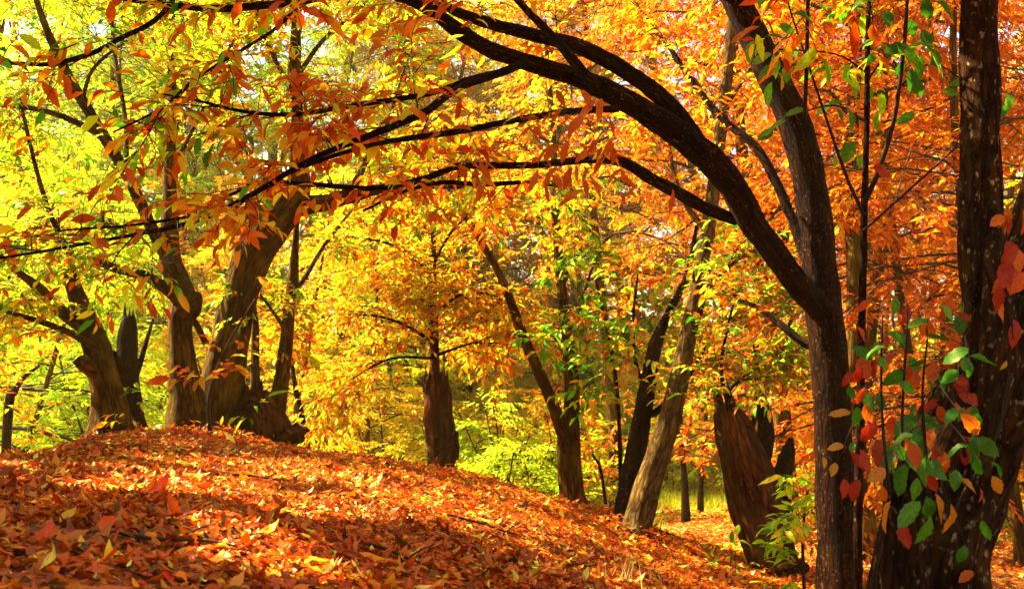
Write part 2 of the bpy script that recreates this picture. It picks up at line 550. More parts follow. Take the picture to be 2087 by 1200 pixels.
def template_meshes(name, T, mat):
    out = []
    for tv, tt, uv in T:
        me = build_mesh(name, tv, None, tt, {'luv': uv})
        me.materials.append(mat)
        out.append(me)
    return out


ME_NEAR = template_meshes('leaf', T_NEAR, M_LEAF_OBJ)
ME_BROAD = template_meshes('leaf', T_BROAD, M_LEAF_OBJ)
ME_LITO = template_meshes('fallen_leaf', T_LITO, M_LITTER_OBJ)


def leaf_objects(parent, origin, pos, axis, nrm, size, cols, meshes):
    from mathutils import Matrix
    axis = norm(axis)
    xv = norm(np.cross(axis, nrm))
    zv = np.cross(xv, axis)
    for i in range(len(pos)):
        o = bpy.data.objects.new('leaf', meshes[int(rng.integers(len(meshes)))])
        s = size[i]
        p = pos[i] - origin
        o.matrix_local = Matrix(((xv[i, 0] * s, axis[i, 0] * s, zv[i, 0] * s, p[0]),
                                 (xv[i, 1] * s, axis[i, 1] * s, zv[i, 1] * s, p[1]),
                                 (xv[i, 2] * s, axis[i, 2] * s, zv[i, 2] * s, p[2]), (0, 0, 0, 1)))
        o.color = (*cols[i], 1)
        C.objects.link(o)
        o.parent = parent[i] if isinstance(parent, list) else parent


def pick(cols, n, jitter=.16, weights=None):
    cols = np.array(cols)
    if weights is not None:
        weights = np.array(weights, float) / sum(weights)
    k = rng.choice(len(cols), n, p=weights)
    c = cols[k] * rng.uniform(1 - jitter, 1 + jitter, (n, 1)) * rng.uniform(1 - jitter * .5, 1 + jitter * .5, (n, 3))
    return np.clip(c, .001, .85)


# sun patches on the bank: gaps in the canopy along the sun's direction
SUNPATCH = [(300, 1004, 110, 9), (440, 1000, 70, 7), (780, 975, 85, 8), (620, 958, 80, 5), (900, 1037, 240, 15), (660, 1052, 100, 13), (1010, 1024, 120, 11),
            (1090, 1075, 70, 7), (520, 1035, 50, 6), (500, 1095, 60, 6), (560, 1160, 50, 7),
            (1305, 1000, 30, 55), (365, 780, 12, 110)]
_cell = .09
_occ = set()
_r2 = np.random.default_rng(5)
for (cx, cy_, rx, ry) in SUNPATCH[:-2]:
    for _ in range(110):
        a, r = _r2.uniform(0, 6.28), math.sqrt(_r2.uniform())
        g = ground_at(cx + rx * r * math.cos(a), cy_ + ry * r * math.sin(a), 16)
        if g is None:
            continue
        q = g - SUN * ((g[2] - 1.0) / SUN[2])
        i, j = int(q[0] // _cell), int(q[1] // _cell)
        for di in (-1, 0, 1):
            for dj in (-1, 0, 1):
                _occ.add((i + di, j + dj))
_tp = [(P(1300 + t * 50, 1080 - t * 160, 11.0)) for t in np.linspace(0, 1, 14)] + [P(352, 900 - 250 * t, 11.3) for t in np.linspace(0, 1, 18)]
for g in _tp:
    q = g - SUN * ((g[2] - 1.0) / SUN[2])
    i, j = int(q[0] // _cell), int(q[1] // _cell)
    for di in (-2, -1, 0, 1, 2):
        for dj in (-2, -1, 0, 1, 2):
            _occ.add((i + di, j + dj))
_okeys = np.array(sorted(i * 100000 + j for i, j in _occ))


def keep_mask(pos):
    q = pos - SUN[None] * ((pos[:, 2:3] - 1.0) / SUN[2])
    k = np.floor(q[:, 0] / _cell).astype(int) * 100000 + np.floor(q[:, 1] / _cell).astype(int)
    drop = np.isin(k, _okeys) & (pos[:, 2] > 1.6)
    near = np.linalg.norm(pos - CAM, axis=1) < 2.2
    return ~drop & ~near


# ------------------------------------------------------------------ leaf litter
LIT = [(.60, .110, .002), (.48, .056, .002), (.64, .18, .003), (.25, .027, .001), (.70, .33, .007), (.58, .042, .002), (.80, .60, .06), (.46, .10, .003), (.13, .030, .003)]
LITW = [5, 5, 4, 3.4, 2.2, 2.4, 1.5, 2, 1.6]
LITW_NEAR = [5, 6, 3.4, 4.4, 1.2, 3.2, .5, 2, 2.6]


def litter_points(n, x0, x1, y0, y1):
    x = rng.uniform(x0, x1, n)
    y = rng.uniform(y0, y1, n)
    return x, y


def litter_frames(x, y, lift, tilt):
    n = len(x)
    e = .05
    z = H(x, y)
    gx = (H(x + e, y) - z) / e
    gy = (H(x, y + e) - z) / e
    nr = norm(np.stack([-gx, -gy, np.ones(n)], 1) + rng.normal(0, 1, (n, 3)) * tilt[:, None])
    a = rng.uniform(0, 6.283, n)
    ax = np.stack([np.cos(a), np.sin(a), np.zeros(n)], 1)
    ax = ax - nr * (ax * nr).sum(1, keepdims=True)
    pos = np.stack([x, y, z + lift], 1)
    flip = rng.uniform(size=n) < .35
    nr[flip] *= -1
    return pos, ax, nr


def visible_xy(x, y, margin=120):
    z = H(x, y)
    px, py, dep = to_px(np.stack([x, y, z], 1))
    return (px > -margin) & (px < PW + margin) & (py < PH + 160) & (dep > 1.5)


def build_litter():
    # single leaves that lie nearest on the bank
    x, y = litter_points(4000, -3.4, 2.4, 2.6, 6.0)
    m = visible_xy(x, y, 20)
    x, y = x[m], y[m]
    o = np.argsort(y + .0 * x + rng.uniform(0, 1.6, len(x)))[:300]
    x, y = x[o], y[o]
    n = len(x)
    pos, ax, nr = litter_frames(x, y, rng.uniform(.012, .05, n), rng.uniform(.05, .5, n))
    leaf_objects(GROUND, np.zeros(3), pos, ax, nr, rng.uniform(.07, .145, n), pick(LIT, n, .2, LITW_NEAR), ME_LITO)
    # the rest, one mass per distance
    P_, A_, N_, S_, C_ = [], [], [], [], []

    def y0_near(box):
        return box[2] < 4

    def add(nm, box, tmin, tmax, smin, smax):
        x, y = litter_points(nm, *box)
        m = visible_xy(x, y)
        x, y = x[m], y[m]
        n = len(x)
        p, a, r = litter_frames(x, y, rng.uniform(.002, .04, n), rng.uniform(tmin, tmax, n))
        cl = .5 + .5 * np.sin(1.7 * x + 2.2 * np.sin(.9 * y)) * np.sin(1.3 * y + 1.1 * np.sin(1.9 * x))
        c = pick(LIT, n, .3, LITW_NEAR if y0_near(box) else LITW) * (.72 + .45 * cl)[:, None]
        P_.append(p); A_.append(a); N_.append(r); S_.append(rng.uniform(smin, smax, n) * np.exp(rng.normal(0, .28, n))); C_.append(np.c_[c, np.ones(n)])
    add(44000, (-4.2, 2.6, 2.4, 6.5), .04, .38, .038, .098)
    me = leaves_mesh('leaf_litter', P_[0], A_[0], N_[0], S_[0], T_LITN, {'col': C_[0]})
    mesh_obj('leaf_litter', me, M_LITTER, GROUND, 'stuff')
    P_, A_, N_, S_, C_ = [], [], [], [], []
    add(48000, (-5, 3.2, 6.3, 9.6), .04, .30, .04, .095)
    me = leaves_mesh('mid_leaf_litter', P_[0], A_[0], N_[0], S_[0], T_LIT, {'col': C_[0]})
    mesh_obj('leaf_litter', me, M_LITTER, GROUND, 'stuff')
    P_, A_, N_, S_, C_ = [], [], [], [], []
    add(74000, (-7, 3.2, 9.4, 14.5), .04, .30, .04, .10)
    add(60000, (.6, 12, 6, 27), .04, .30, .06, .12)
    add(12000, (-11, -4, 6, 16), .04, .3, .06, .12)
    # drifts against the trunks
    bx = np.array(BASES)
    bx = bx[bx[:, 1] < 16]
    k = rng.integers(0, len(bx), 5200)
    a = rng.uniform(0, 6.28, len(k)); rad = np.abs(rng.normal(0, .26, len(k))) + .14
    x = bx[k, 0] + np.cos(a) * rad; y = bx[k, 1] + np.sin(a) * rad
    n = len(x)
    p, a_, r_ = litter_frames(x, y, np.clip(.16 - rad * .28, 0, .13) * rng.uniform(0, 1, n) + .01, rng.uniform(.1, .6, n))
    P_.append(p); A_.append(a_); N_.append(r_); S_.append(rng.uniform(.06, .12, n)); C_.append(np.c_[pick(LIT, n, .3, LITW), np.ones(n)])
    me = leaves_mesh('far_leaf_litter', np.concatenate(P_), np.concatenate(A_), np.concatenate(N_), np.concatenate(S_), T_LITF, {'col': np.concatenate(C_)})
    mesh_obj('leaf_litter', me, M_LITTER, GROUND, 'stuff')


# ------------------------------------------------------------------ tubes
class MB:
    def __init__(s):
        s.V, s.Q, s.B, s.n = [], [], [], 0

    def tube(s, pts, rad, sides=8, sub=4, rough=.0, seed=0., root=0., cap=True, ridge=0.):
        pts = np.asarray(pts, float)
        rad = np.asarray(rad, float)
        if sub > 1 and len(pts) > 2:
            pts, rad = catmull(pts, rad, sub)
        n = len(pts)
        tg = np.gradient(pts, axis=0)
        tg = norm(tg)
        ref = np.array([1., 0, 0]) if abs(tg[0][0]) < .8 else np.array([0, 1., 0])
        u = norm(np.cross(tg[0], ref))
        L = 0.
        ring = []
        a = np.arange(sides) / sides * 2 * np.pi
        for i in range(n):
            u = norm(u - tg[i] * np.dot(u, tg[i]))
            v = np.cross(tg[i], u)
            if i:
                L += np.linalg.norm(pts[i] - pts[i - 1])
            r = np.full(sides, rad[i])
            if rough > 0:
                for k in range(sides):
                    q = Vector((math.cos(a[k]) * .8 + seed, math.sin(a[k]) * .8 - seed * .7, L * 1.3 / max(.25, rad[0] * 4)))
                    r[k] *= 1 + rough * 1.6 * noise.noise(q * 1.7) + rough * .7 * noise.noise(q * 4.1)
                    if ridge:
                        q2 = Vector((math.cos(a[k]) * 4 + seed, math.sin(a[k]) * 4, L * .9))
                        r[k] *= 1 + ridge * noise.noise(q2)
            if root > 0:
                t = math.exp(-L / (rad[0] * 1.3))
                lob = 1 + .35 * np.cos(3 * a + seed) + .25 * np.cos(5 * a + 2 * seed)
                r = r * (1 + root * t * np.maximum(.15, lob))
            s.V.append(pts[i] + (np.cos(a) * r)[:, None] * u + (np.sin(a) * r)[:, None] * v)
            s.B.append(np.stack([np.cos(a) * rad[i] + seed, np.sin(a) * rad[i], np.full(sides, L + seed)], 1))
            ring.append(s.n + np.arange(sides))
            s.n += sides
        for i in range(n - 1):
            r0, r1 = ring[i], ring[i + 1]
            s.Q.append(np.stack([r0, np.roll(r0, -1), np.roll(r1, -1), r1], 1))
        if cap:
            for rr, c in ((ring[0], pts[0]), (ring[-1], pts[-1])):
                s.V.append(np.array([c])); s.B.append(np.array([[seed, 0, 0.]]))
                k = s.n; s.n += 1
                b = np.roll(rr, -1) if rr is ring[-1] else rr
                a_ = rr if rr is ring[-1] else np.roll(rr, -1)
                s.Q.append(np.stack([a_, b, np.full(sides, k), np.full(sides, k)], 1))
        return s

    def mesh(s, name, origin=np.zeros(3)):
        V = np.concatenate(s.V) - origin
        Q = np.concatenate(s.Q)
        tri = Q[:, 2] == Q[:, 3]
        return build_mesh(name, V, Q[~tri], Q[tri][:, :3], {'bk': np.concatenate(s.B)})


def catmull(p, r, k):
    n = len(p)
    P0 = np.vstack([2 * p[0] - p[1], p, 2 * p[-1] - p[-2]])
    op, orr = [], []
    for i in range(n - 1):
        a, b, c, d = P0[i], P0[i + 1], P0[i + 2], P0[i + 3]
        for j in range(k):
            t = j / k
            op.append(.5 * ((2 * b) + (c - a) * t + (2 * a - 5 * b + 4 * c - d) * t * t + (3 * b - a - 3 * c + d) * t ** 3))
            orr.append(r[i] + (r[i + 1] - r[i]) * t)
    op.append(p[-1]); orr.append(r[-1])
    return np.array(op), np.array(orr)


class Twigs:
    """fast bundle of thin 3-sided twigs"""
    def __init__(s):
        s.seg = []

    def add(s, pts, r0, r1):
        s.seg.append((np.asarray(pts, float), r0, r1))

    def mesh(s, name, origin=np.zeros(3)):
        V, Q = [], []
        off = 0
        a = np.arange(3) / 3 * 2 * np.pi
        for pts, r0, r1 in s.seg:
            n = len(pts)
            tg = norm(pts[-1] - pts[0])
            ref = np.array([0., 0, 1]) if abs(tg[2]) < .8 else np.array([1., 0, 0])
            u = norm(np.cross(tg, ref)); v = np.cross(tg, u)
            rr = np.linspace(r0, r1, n)
            ring = pts[:, None] + rr[:, None, None] * (np.cos(a)[:, None] * u + np.sin(a)[:, None] * v)[None]
            V.append(ring.reshape(-1, 3))
            id_ = off + np.arange(n * 3).reshape(n, 3)
            q = np.stack([id_[:-1], np.roll(id_[:-1], -1, 1), np.roll(id_[1:], -1, 1), id_[1:]], -1).reshape(-1, 4)
            Q.append(q)
            off += n * 3
        return build_mesh(name, np.concatenate(V) - origin, np.concatenate(Q))


# ------------------------------------------------------------------ foliage growth
class Foliage:
    def __init__(s, r):
        s.r = r
        s.tw = Twigs()
        s.pos, s.ax, s.nr, s.sz = [], [], [], []

    def twig(s, p, d, length, r0, nleaf, leaf=(.11, .17), droop=.25):
        r = s.r
        n = 4
        pts = [p]
        d = d / np.linalg.norm(d)
        for i in range(n - 1):
            d = d + r.normal(0, .16, 3) + np.array([0, 0, -droop / n])
            d /= np.linalg.norm(d)
            pts.append(pts[-1] + d * length / (n - 1))
        pts = np.array(pts)
        s.tw.add(pts, r0, r0 * .35)
        if nleaf <= 0:
            return pts
        t = np.linspace(.2, 1, nleaf) + r.normal(0, .03, nleaf)
        t = np.clip(t, 0, 1) * (n - 1)
        i = np.minimum(t.astype(int), n - 2)
        f = (t - i)[:, None]
        q = pts[i] * (1 - f) + pts[i + 1] * f
        td = norm(pts[i + 1] - pts[i])
        side = norm(np.cross(td, np.array([0, 0, 1.])) + 1e-4)
        sg = np.where(np.arange(nleaf) % 2 == 0, 1, -1)[:, None]
        ax = td * r.uniform(.3, .9, (nleaf, 1)) + side * sg * r.uniform(.5, 1., (nleaf, 1)) + np.array([0, 0, -1.]) * r.uniform(-.1, .75, (nleaf, 1)) + r.normal(0, .15, (nleaf, 3))
        ax[-1] = td[-1] + np.array([0, 0, -.3])
        nr = np.array([0, 0, 1.]) + r.normal(0, .35, (nleaf, 3))
        s.pos.append(q); s.ax.append(ax); s.nr.append(nr); s.sz.append(r.uniform(*leaf, nleaf) * np.clip(r.normal(1, .22, nleaf), .5, 1.4))
        return pts

    def bough(s, p, d, length, r0, nsub, twl, nleaf, leaf=(.11, .17), droop=.5, tw_per=4):
        """a side branch with twigs on it, spread roughly flat"""
        r = s.r
        n = 6
        pts = [p]
        d = d / np.linalg.norm(d)
        for i in range(n - 1):
            d = d + r.normal(0, .13, 3) * np.array([1, 1, .7]) + np.array([0, 0, -droop / n])
            d /= np.linalg.norm(d)
            pts.append(pts[-1] + d * length / (n - 1))
        pts = np.array(pts)
        s.tw.add(pts, r0, r0 * .3)
        for k in range(nsub):
            t = (.18 + .82 * (k + r.uniform(0, .9)) / nsub) * (n - 1)
            i = min(int(t), n - 2)
            q = pts[i] + (pts[i + 1] - pts[i]) * (t - i)
            td = norm(pts[i + 1] - pts[i])
            side = norm(np.cross(td, np.array([0, 0, 1.])) + 1e-4)
            sg = 1 if k % 2 else -1
            dd = td * r.uniform(.5, 1) + side * sg * r.uniform(.4, 1) + np.array([0, 0, r.uniform(-.25, .35)])
            s.twig(q, dd, twl * r.uniform(.6, 1.2), max(.0035, r0 * .4), nleaf, leaf)
        s.twig(pts[-1], pts[-1] - pts[-2], twl, max(.003, r0 * .3), nleaf + 2, leaf)
        return pts

    def along(s, pts, t0, t1, count, blen, twl, nleaf, nsub=4, leaf=(.11, .17), updown=(-.3, .5), droop=.4, br=.008):
        """boughs along a limb polyline"""
        r = s.r
        pts = np.asarray(pts)
        seg = np.linalg.norm(np.diff(pts, axis=0), axis=1)
        cum = np.concatenate([[0], np.cumsum(seg)])
        for k in range(count):
            t = (t0 + (t1 - t0) * (k + r.uniform(0, 1)) / count) * cum[-1]
            i = min(np.searchsorted(cum, t) - 1, len(seg) - 1)
            i = max(i, 0)
            q = pts[i] + (pts[i + 1] - pts[i]) * ((t - cum[i]) / max(seg[i], 1e-6))
            td = norm(pts[i + 1] - pts[i])
            side = norm(np.cross(td, np.array([0, 0, 1.])) + 1e-4)
            sg = r.choice([-1, 1])
            dd = td * r.uniform(.2, .9) + side * sg * r.uniform(.4, 1.) + np.array([0, 0, r.uniform(*updown)])
            s.bough(q, dd, blen * r.uniform(.6, 1.25), br * r.uniform(.8, 1.3), nsub, twl, nleaf, leaf, droop)

    def arrays(s):
        return np.concatenate(s.pos), np.concatenate(s.ax), np.concatenate(s.nr), np.concatenate(s.sz)


def px_poly(rows, d0=None, d1=None):
    """rows (px,py,width[,d]) -> points, radii; depth runs from d0 to d1 along the rows unless given"""
    n = len(rows)
    pts, rad = [], []
    for i, a in enumerate(rows):
        d = a[3] if len(a) > 3 else d0 + (d1 - d0) * i / (n - 1)
        p = P(a[0], a[1], d)
        pts.append(p)
        rad.append(a[2] / 2 / F * d)
    return np.array(pts), np.array(rad)


def foliage_split(tree, origin, fo, colour_fn, n_obj=300, twig_mat=None, mat=None, tmid=None, carve=True):
    """largest leaves in view become single objects, the rest one mass"""
    pos, ax, nr, sz = fo.arrays()
    if carve:
        k = keep_mask(pos) & keep_mask(pos + norm(ax) * sz[:, None])
        pos, ax, nr, sz = pos[k], ax[k], nr[k], sz[k]
    col = colour_fn(pos)
    px, py, dep = to_px(pos)
    inv = (px > 0) & (px < PW) & (py > 0) & (py < PH)
    score = np.where(inv, sz / np.maximum(dep, .5), 0)
    o = np.argsort(-score)
    n_obj = min(n_obj, int(inv.sum()))
    a, b = o[:n_obj], o[n_obj:]
    if n_obj:
        leaf_objects(tree, origin, pos[a], ax[a], nr[a], sz[a], col[a], ME_NEAR)
    if len(b):
        me = leaves_mesh('foliage', pos[b] - origin, ax[b], nr[b], sz[b], tmid or T_MID, {'col': np.c_[col[b], np.ones(len(b))]})
        mesh_obj('foliage', me, mat or M_LEAF, tree, 'stuff')
    mesh_obj('twigs', fo.tw.mesh('twigs', origin), twig_mat or M_TWIG, tree, 'stuff')


def part_tube(name, tree, origin, pts, rad, mat, sides=10, sub=4, rough=.06, root=0., ridge=0., seed=None):
    mb = MB()
    mb.tube(pts, rad, sides, sub, rough, seed if seed is not None else random.uniform(0, 20), root, True, ridge)
    return mesh_obj(name, mb.mesh(name, origin), mat, tree)


def splinters(tree, origin, c, rad, n, h, mat, tilt=(0, 0, 1)):
    up = norm(np.array(tilt, float))
    rr = np.random.default_rng(int(abs(c[0]) * 1000) % 9999)
    for k in range(n):
        a = k / n * 6.283 + rr.uniform(-.2, .2)
        o = np.array([math.cos(a), math.sin(a), 0.]) * rad * rr.uniform(.55, .9)
        hh = h * rr.uniform(.35, 1.1)
        p0 = c + o - up * h * .5
        part_tube('splinter', tree, origin, [p0, p0 + up * hh * .8, p0 + up * (hh + h * .5) + o * .1], [rad * rr.uniform(.28, .45), rad * .24, rad * .02], mat, 6, 2, .2)


BASES = []


def base_of(pts, sink=.06):
    x, y = pts[0][0], pts[0][1]
    BASES.append((x, y))
    return np.array([x, y, float(H(np.array([x]), np.array([y]))[0]) - sink])


def col_mix(pal_fn):
    """pal_fn(px,py,rand) -> palette index array; list of palettes"""
    pals = [np.array(p) for p in (YG, YL, OY, OR, GR)]

    def f(pos):
        px, py, dep = to_px(pos)
        n = len(pos)
        k = pal_fn(px, py, rng.uniform(size=n))
        out = np.zeros((n, 3))
        for i, p in enumerate(pals):
            m = k == i
            if m.any():
                out[m] = pick(p, int(m.sum()), .18)
        return out
    return f


def explicit_leaves(fo, items, d, skel, jit=.25, twig_r=.0022, k=1.05):
    """leaves whose places were read off the photograph: (px,py,length_px,angle_deg,palette colour)"""
    r = fo.r
    pos, ax, nr, sz, col, near = [], [], [], [], [], []
    for it in items:
        px, py, lp, an, c = it[:5]
        dd = (it[5] if len(it) > 5 else d) + r.uniform(-jit, jit)
        s = lp / F * dd * k
        a = math.radians(an)
        axis = np.array([math.cos(a), r.uniform(-.35, .35), -math.sin(a)])
        p = P(px, py, dd) - norm(axis) * s * .5
        pos.append(p); ax.append(axis)
        nr.append(np.array([r.normal(0, .55), -1 + r.normal(0, .35), r.uniform(.1, 1.4)]))
        sz.append(s); col.append(c)
        near.append(int(np.argmin(((skel - p) ** 2).sum(1))))
        q = skel[near[-1]]
        mid = (p + q) / 2 + np.array([0, 0, .04 + .1 * np.linalg.norm(p - q)])
        fo.tw.add([q, mid, p], twig_r, twig_r * .6)
    return (np.array(pos), np.array(ax), np.array(nr), np.array(sz), np.array(col)), near


g1, g2, g3 = (.028, .125, .003), (.055, .18, .004), (.12, .28, .005)
o1, o2, o3, rd, tn = (.46, .080, .002), (.42, .135, .005), (.40, .045, .0015), (.28, .012, .001), (.38, .19, .02)


# ================================================================== TREE A: the arching tree
def tree_arch():
    r = np.random.default_rng(21)
    tp, tr = px_poly([(1718, 1310, 99), (1712, 1200, 85), (1706, 1050, 79), (1697, 850, 75), (1687, 700, 74), (1676, 610, 77), (1668, 530, 70), (1658, 430, 69), (1642, 335, 67),
                      (1612, 235, 68), (1570, 150, 64), (1530, 60, 62), (1495, -10, 57), (1450, -120, 50), (1400, -260, 39), (1330, -420, 26)], 8.0, 8.0)
    b = base_of(tp)
    tp[0] = b
    t = thing('arching_tree', 'dark-barked forked tree whose long limb arches over the leaf-covered bank', 'tree', b)
    part_tube('trunk', t, b, tp, tr, M_BARK, 20, 6, .06, .5, .06)
    limbs, own = [], []

    def limb(rows, d0, d1, name='limb', sides=14, rough=.07):
        p, q = px_poly(rows, d0, d1)
        own.append(part_tube(name, t, b, p, q, M_BARK, sides + 2, 6, rough * 1.35, 0, .07 if sides > 7 else 0))
        pc, _ = catmull(p, q, 4)
        limbs.append(pc)
        return pc
    L1 = limb([(1690, 655, 48), (1655, 612, 53), (1608, 556, 51), (1540, 462, 56), (1480, 362, 60), (1400, 285, 59), (1300, 220, 51), (1200, 168, 44), (1100, 135, 38), (1000, 102, 34), (930, 60, 32),
               (870, 15, 30), (800, -12, 26), (700, -14, 21), (600, 4, 18), (450, 18, 16), (340, 10, 12), (220, -5, 7)], 8.0, 5.6)
    L2 = limb([(1455, 335, 32), (1372, 222, 37), (1282, 150, 34), (1180, 96, 34), (1080, 70, 28), (960, 36, 22), (880, 0, 19), (760, -50, 14), (640, -110, 8)], 7.4, 6.4)
    L3 = limb([(1215, 178, 26), (1185, 145, 24), (1140, 90, 21), (1090, 38, 17), (1050, -5, 14), (990, -80, 9)], 6.9, 6.6, sides=8)
    L4 = limb([(1500, 448, 25), (1440, 425, 26), (1390, 398, 26), (1330, 366, 26), (1268, 330, 23), (1200, 325, 16), (1100, 336, 15), (1000, 338, 15), (930, 340, 15), (860, 366, 14), (760, 384, 12), (640, 376, 10), (540, 372, 7), (440, 410, 6)], 7.7, 6.0, sides=9)
    L5 = limb([(1070, 128, 18), (1010, 152, 18), (950, 172, 16), (905, 200, 16), (860, 232, 16), (760, 274, 14), (640, 322, 12), (520, 392, 11), (400, 450, 10), (200, 492, 7), (0, 526, 6), (-120, 540, 4)], 6.6, 5.0, sides=8)
    L6 = limb([(1040, 142, 15), (960, 162, 14), (870, 192, 12), (720, 215, 11), (600, 233, 10), (500, 228, 8), (400, 205, 6), (320, 190, 4)], 6.6, 5.4, 'branch', 7)
    L7 = limb([(1260, 222, 15), (1160, 228, 14), (1050, 245, 14), (950, 266, 13), (850, 280, 12), (740, 300, 10), (600, 348, 8), (470, 420, 7), (300, 455, 6), (120, 470, 4)], 6.9, 5.3, 'branch', 7)
    L8 = limb([(345, 12, 11), (310, 46, 11), (250, 76, 11), (190, 108, 11), (110, 130, 10), (40, 130, 9), (-80, 124, 7)], 5.6, 5.1, 'branch', 7)
    L9 = limb([(600, 20, 8), (560, 60, 7), (480, 110, 7), (400, 160, 6), (330, 220, 5), (230, 270, 4)], 5.6, 5.2, 'branch', 6)
    L10 = limb([(1650, 560, 20), (1626, 480, 21), (1590, 390, 21), (1540, 300, 20), (1480, 250, 16), (1420, 180, 13), (1360, 90, 10)], 8.3, 9.2, 'branch', 8)
    L11 = limb([(1690, 720, 16), (1640, 700, 18), (1590, 660, 16), (1550, 630, 11), (1500, 610, 7)], 8.2, 9.0, 'branch', 7)
    L12 = limb([(1060, 372, 10), (980, 376, 11), (900, 372, 10), (820, 392, 7), (740, 430, 5)], 7.0, 6.4, 'branch', 6)
    # upper crown above the frame
    U = []
    for rows, d0, d1 in [([(1495, -10, 40), (1300, -160, 30), (1050, -260, 22), (750, -300, 12)], 8, 6), ([(1450, -120, 36), (1650, -300, 28), (1900, -420, 12)], 8, 7),
                         ([(870, 15, 26), (650, -150, 20), (350, -260, 14), (50, -320, 8)], 6.6, 5.6), ([(1400, -260, 30), (1300, -500, 20), (1100, -700, 10)], 8, 6),
                         ([(1330, -420, 22), (1500, -700, 14), (1650, -900, 8)], 8, 6.5)]:
        U.append(limb(rows, d0, d1, 'branch', 7))
    fo = Foliage(r)
    lf = (.075, .135)
    for L, t0, n, bl in [(L1, .55, 9, .5), (L2, .35, 8, .55), (L3, .2, 4, .5), (L4, .30, 14, .34), (L5, .25, 15, .40), (L6, .25, 12, .40), (L7, .10, 12, .40), (L8, .0, 4, .35), (L9, 0, 7, .36), (L12, 0, 6, .36), (L11, .4, 4, .5), (L10, .3, 8, .6)]:
        fo.along(L, t0, 1, int(n * .95), bl, .24, 5, 4, lf, (-.25, .45), .2, .005)
    for L in U:
        fo.along(L, .1, 1, 22, 1.0, .4, 6, 6, lf, (.0, .7), .15, .008)

    def pal(px, py, u):
        g = np.clip((620 - px) / 700, 0, .55)
        k = np.full(len(px), 3)
        k[u > .62] = 2
        k[u < .10] = 1
        gg = (u > .12) & (u < .12 + g * .55)
        k[gg & (px < 900)] = 4
        k[gg & (u < .12 + g * .25)] = 0
        return k
    E = [(1190, 235, 105, 125, o1, 6.0), (1165, 262, 70, 120, o1, 6.0), (1222, 225, 60, 100, o1, 6.0), (1150, 310, 60, 110, o1, 6.2), (1368, 412, 66, 95, o3, 6.2), (1238, 300, 50, 115, o1, 6.2), (1206, 300, 44, 125, o3, 6.2)]
    for (x0, x1, y0, y1, n, a0, a1, cols, dd) in [(960, 1290, 345, 410, 34, 20, 165, [o1, o3, o1, o2], 6.4), (1080, 1270, 190, 330, 12, 60, 170, [o1, o3], 6.2), (430, 640, 125, 270, 34, 20, 210, [o1, o3, o1], 5.8),
                                                  (0, 440, 395, 520, 46, 120, 200, [o1, o2, o3, g3, g2, o1], 5.4), (620, 960, 170, 330, 30, 20, 200, [o1, o3, o2], 6.3), (270, 470, 180, 340, 18, 90, 160, [g3, o1, g2], 5.8), (760, 900, 70, 130, 9, 150, 200, [o2, o1], 6.4)]:
        for k in range(n):
            E.append((r.uniform(x0, x1), r.uniform(y0, y1), r.uniform(38, 64), r.uniform(a0, a1), cols[int(r.integers(len(cols)))], dd))
    owner = np.repeat(np.arange(len(limbs)), [len(a) for a in limbs])
    e, near = explicit_leaves(fo, E, 6, np.concatenate(limbs), .3, k=.86)
    leaf_objects([own[owner[i]] for i in near], b, *e, ME_NEAR)
    foliage_split(t, b, fo, col_mix(pal), 110)
    return t


tree_arch()


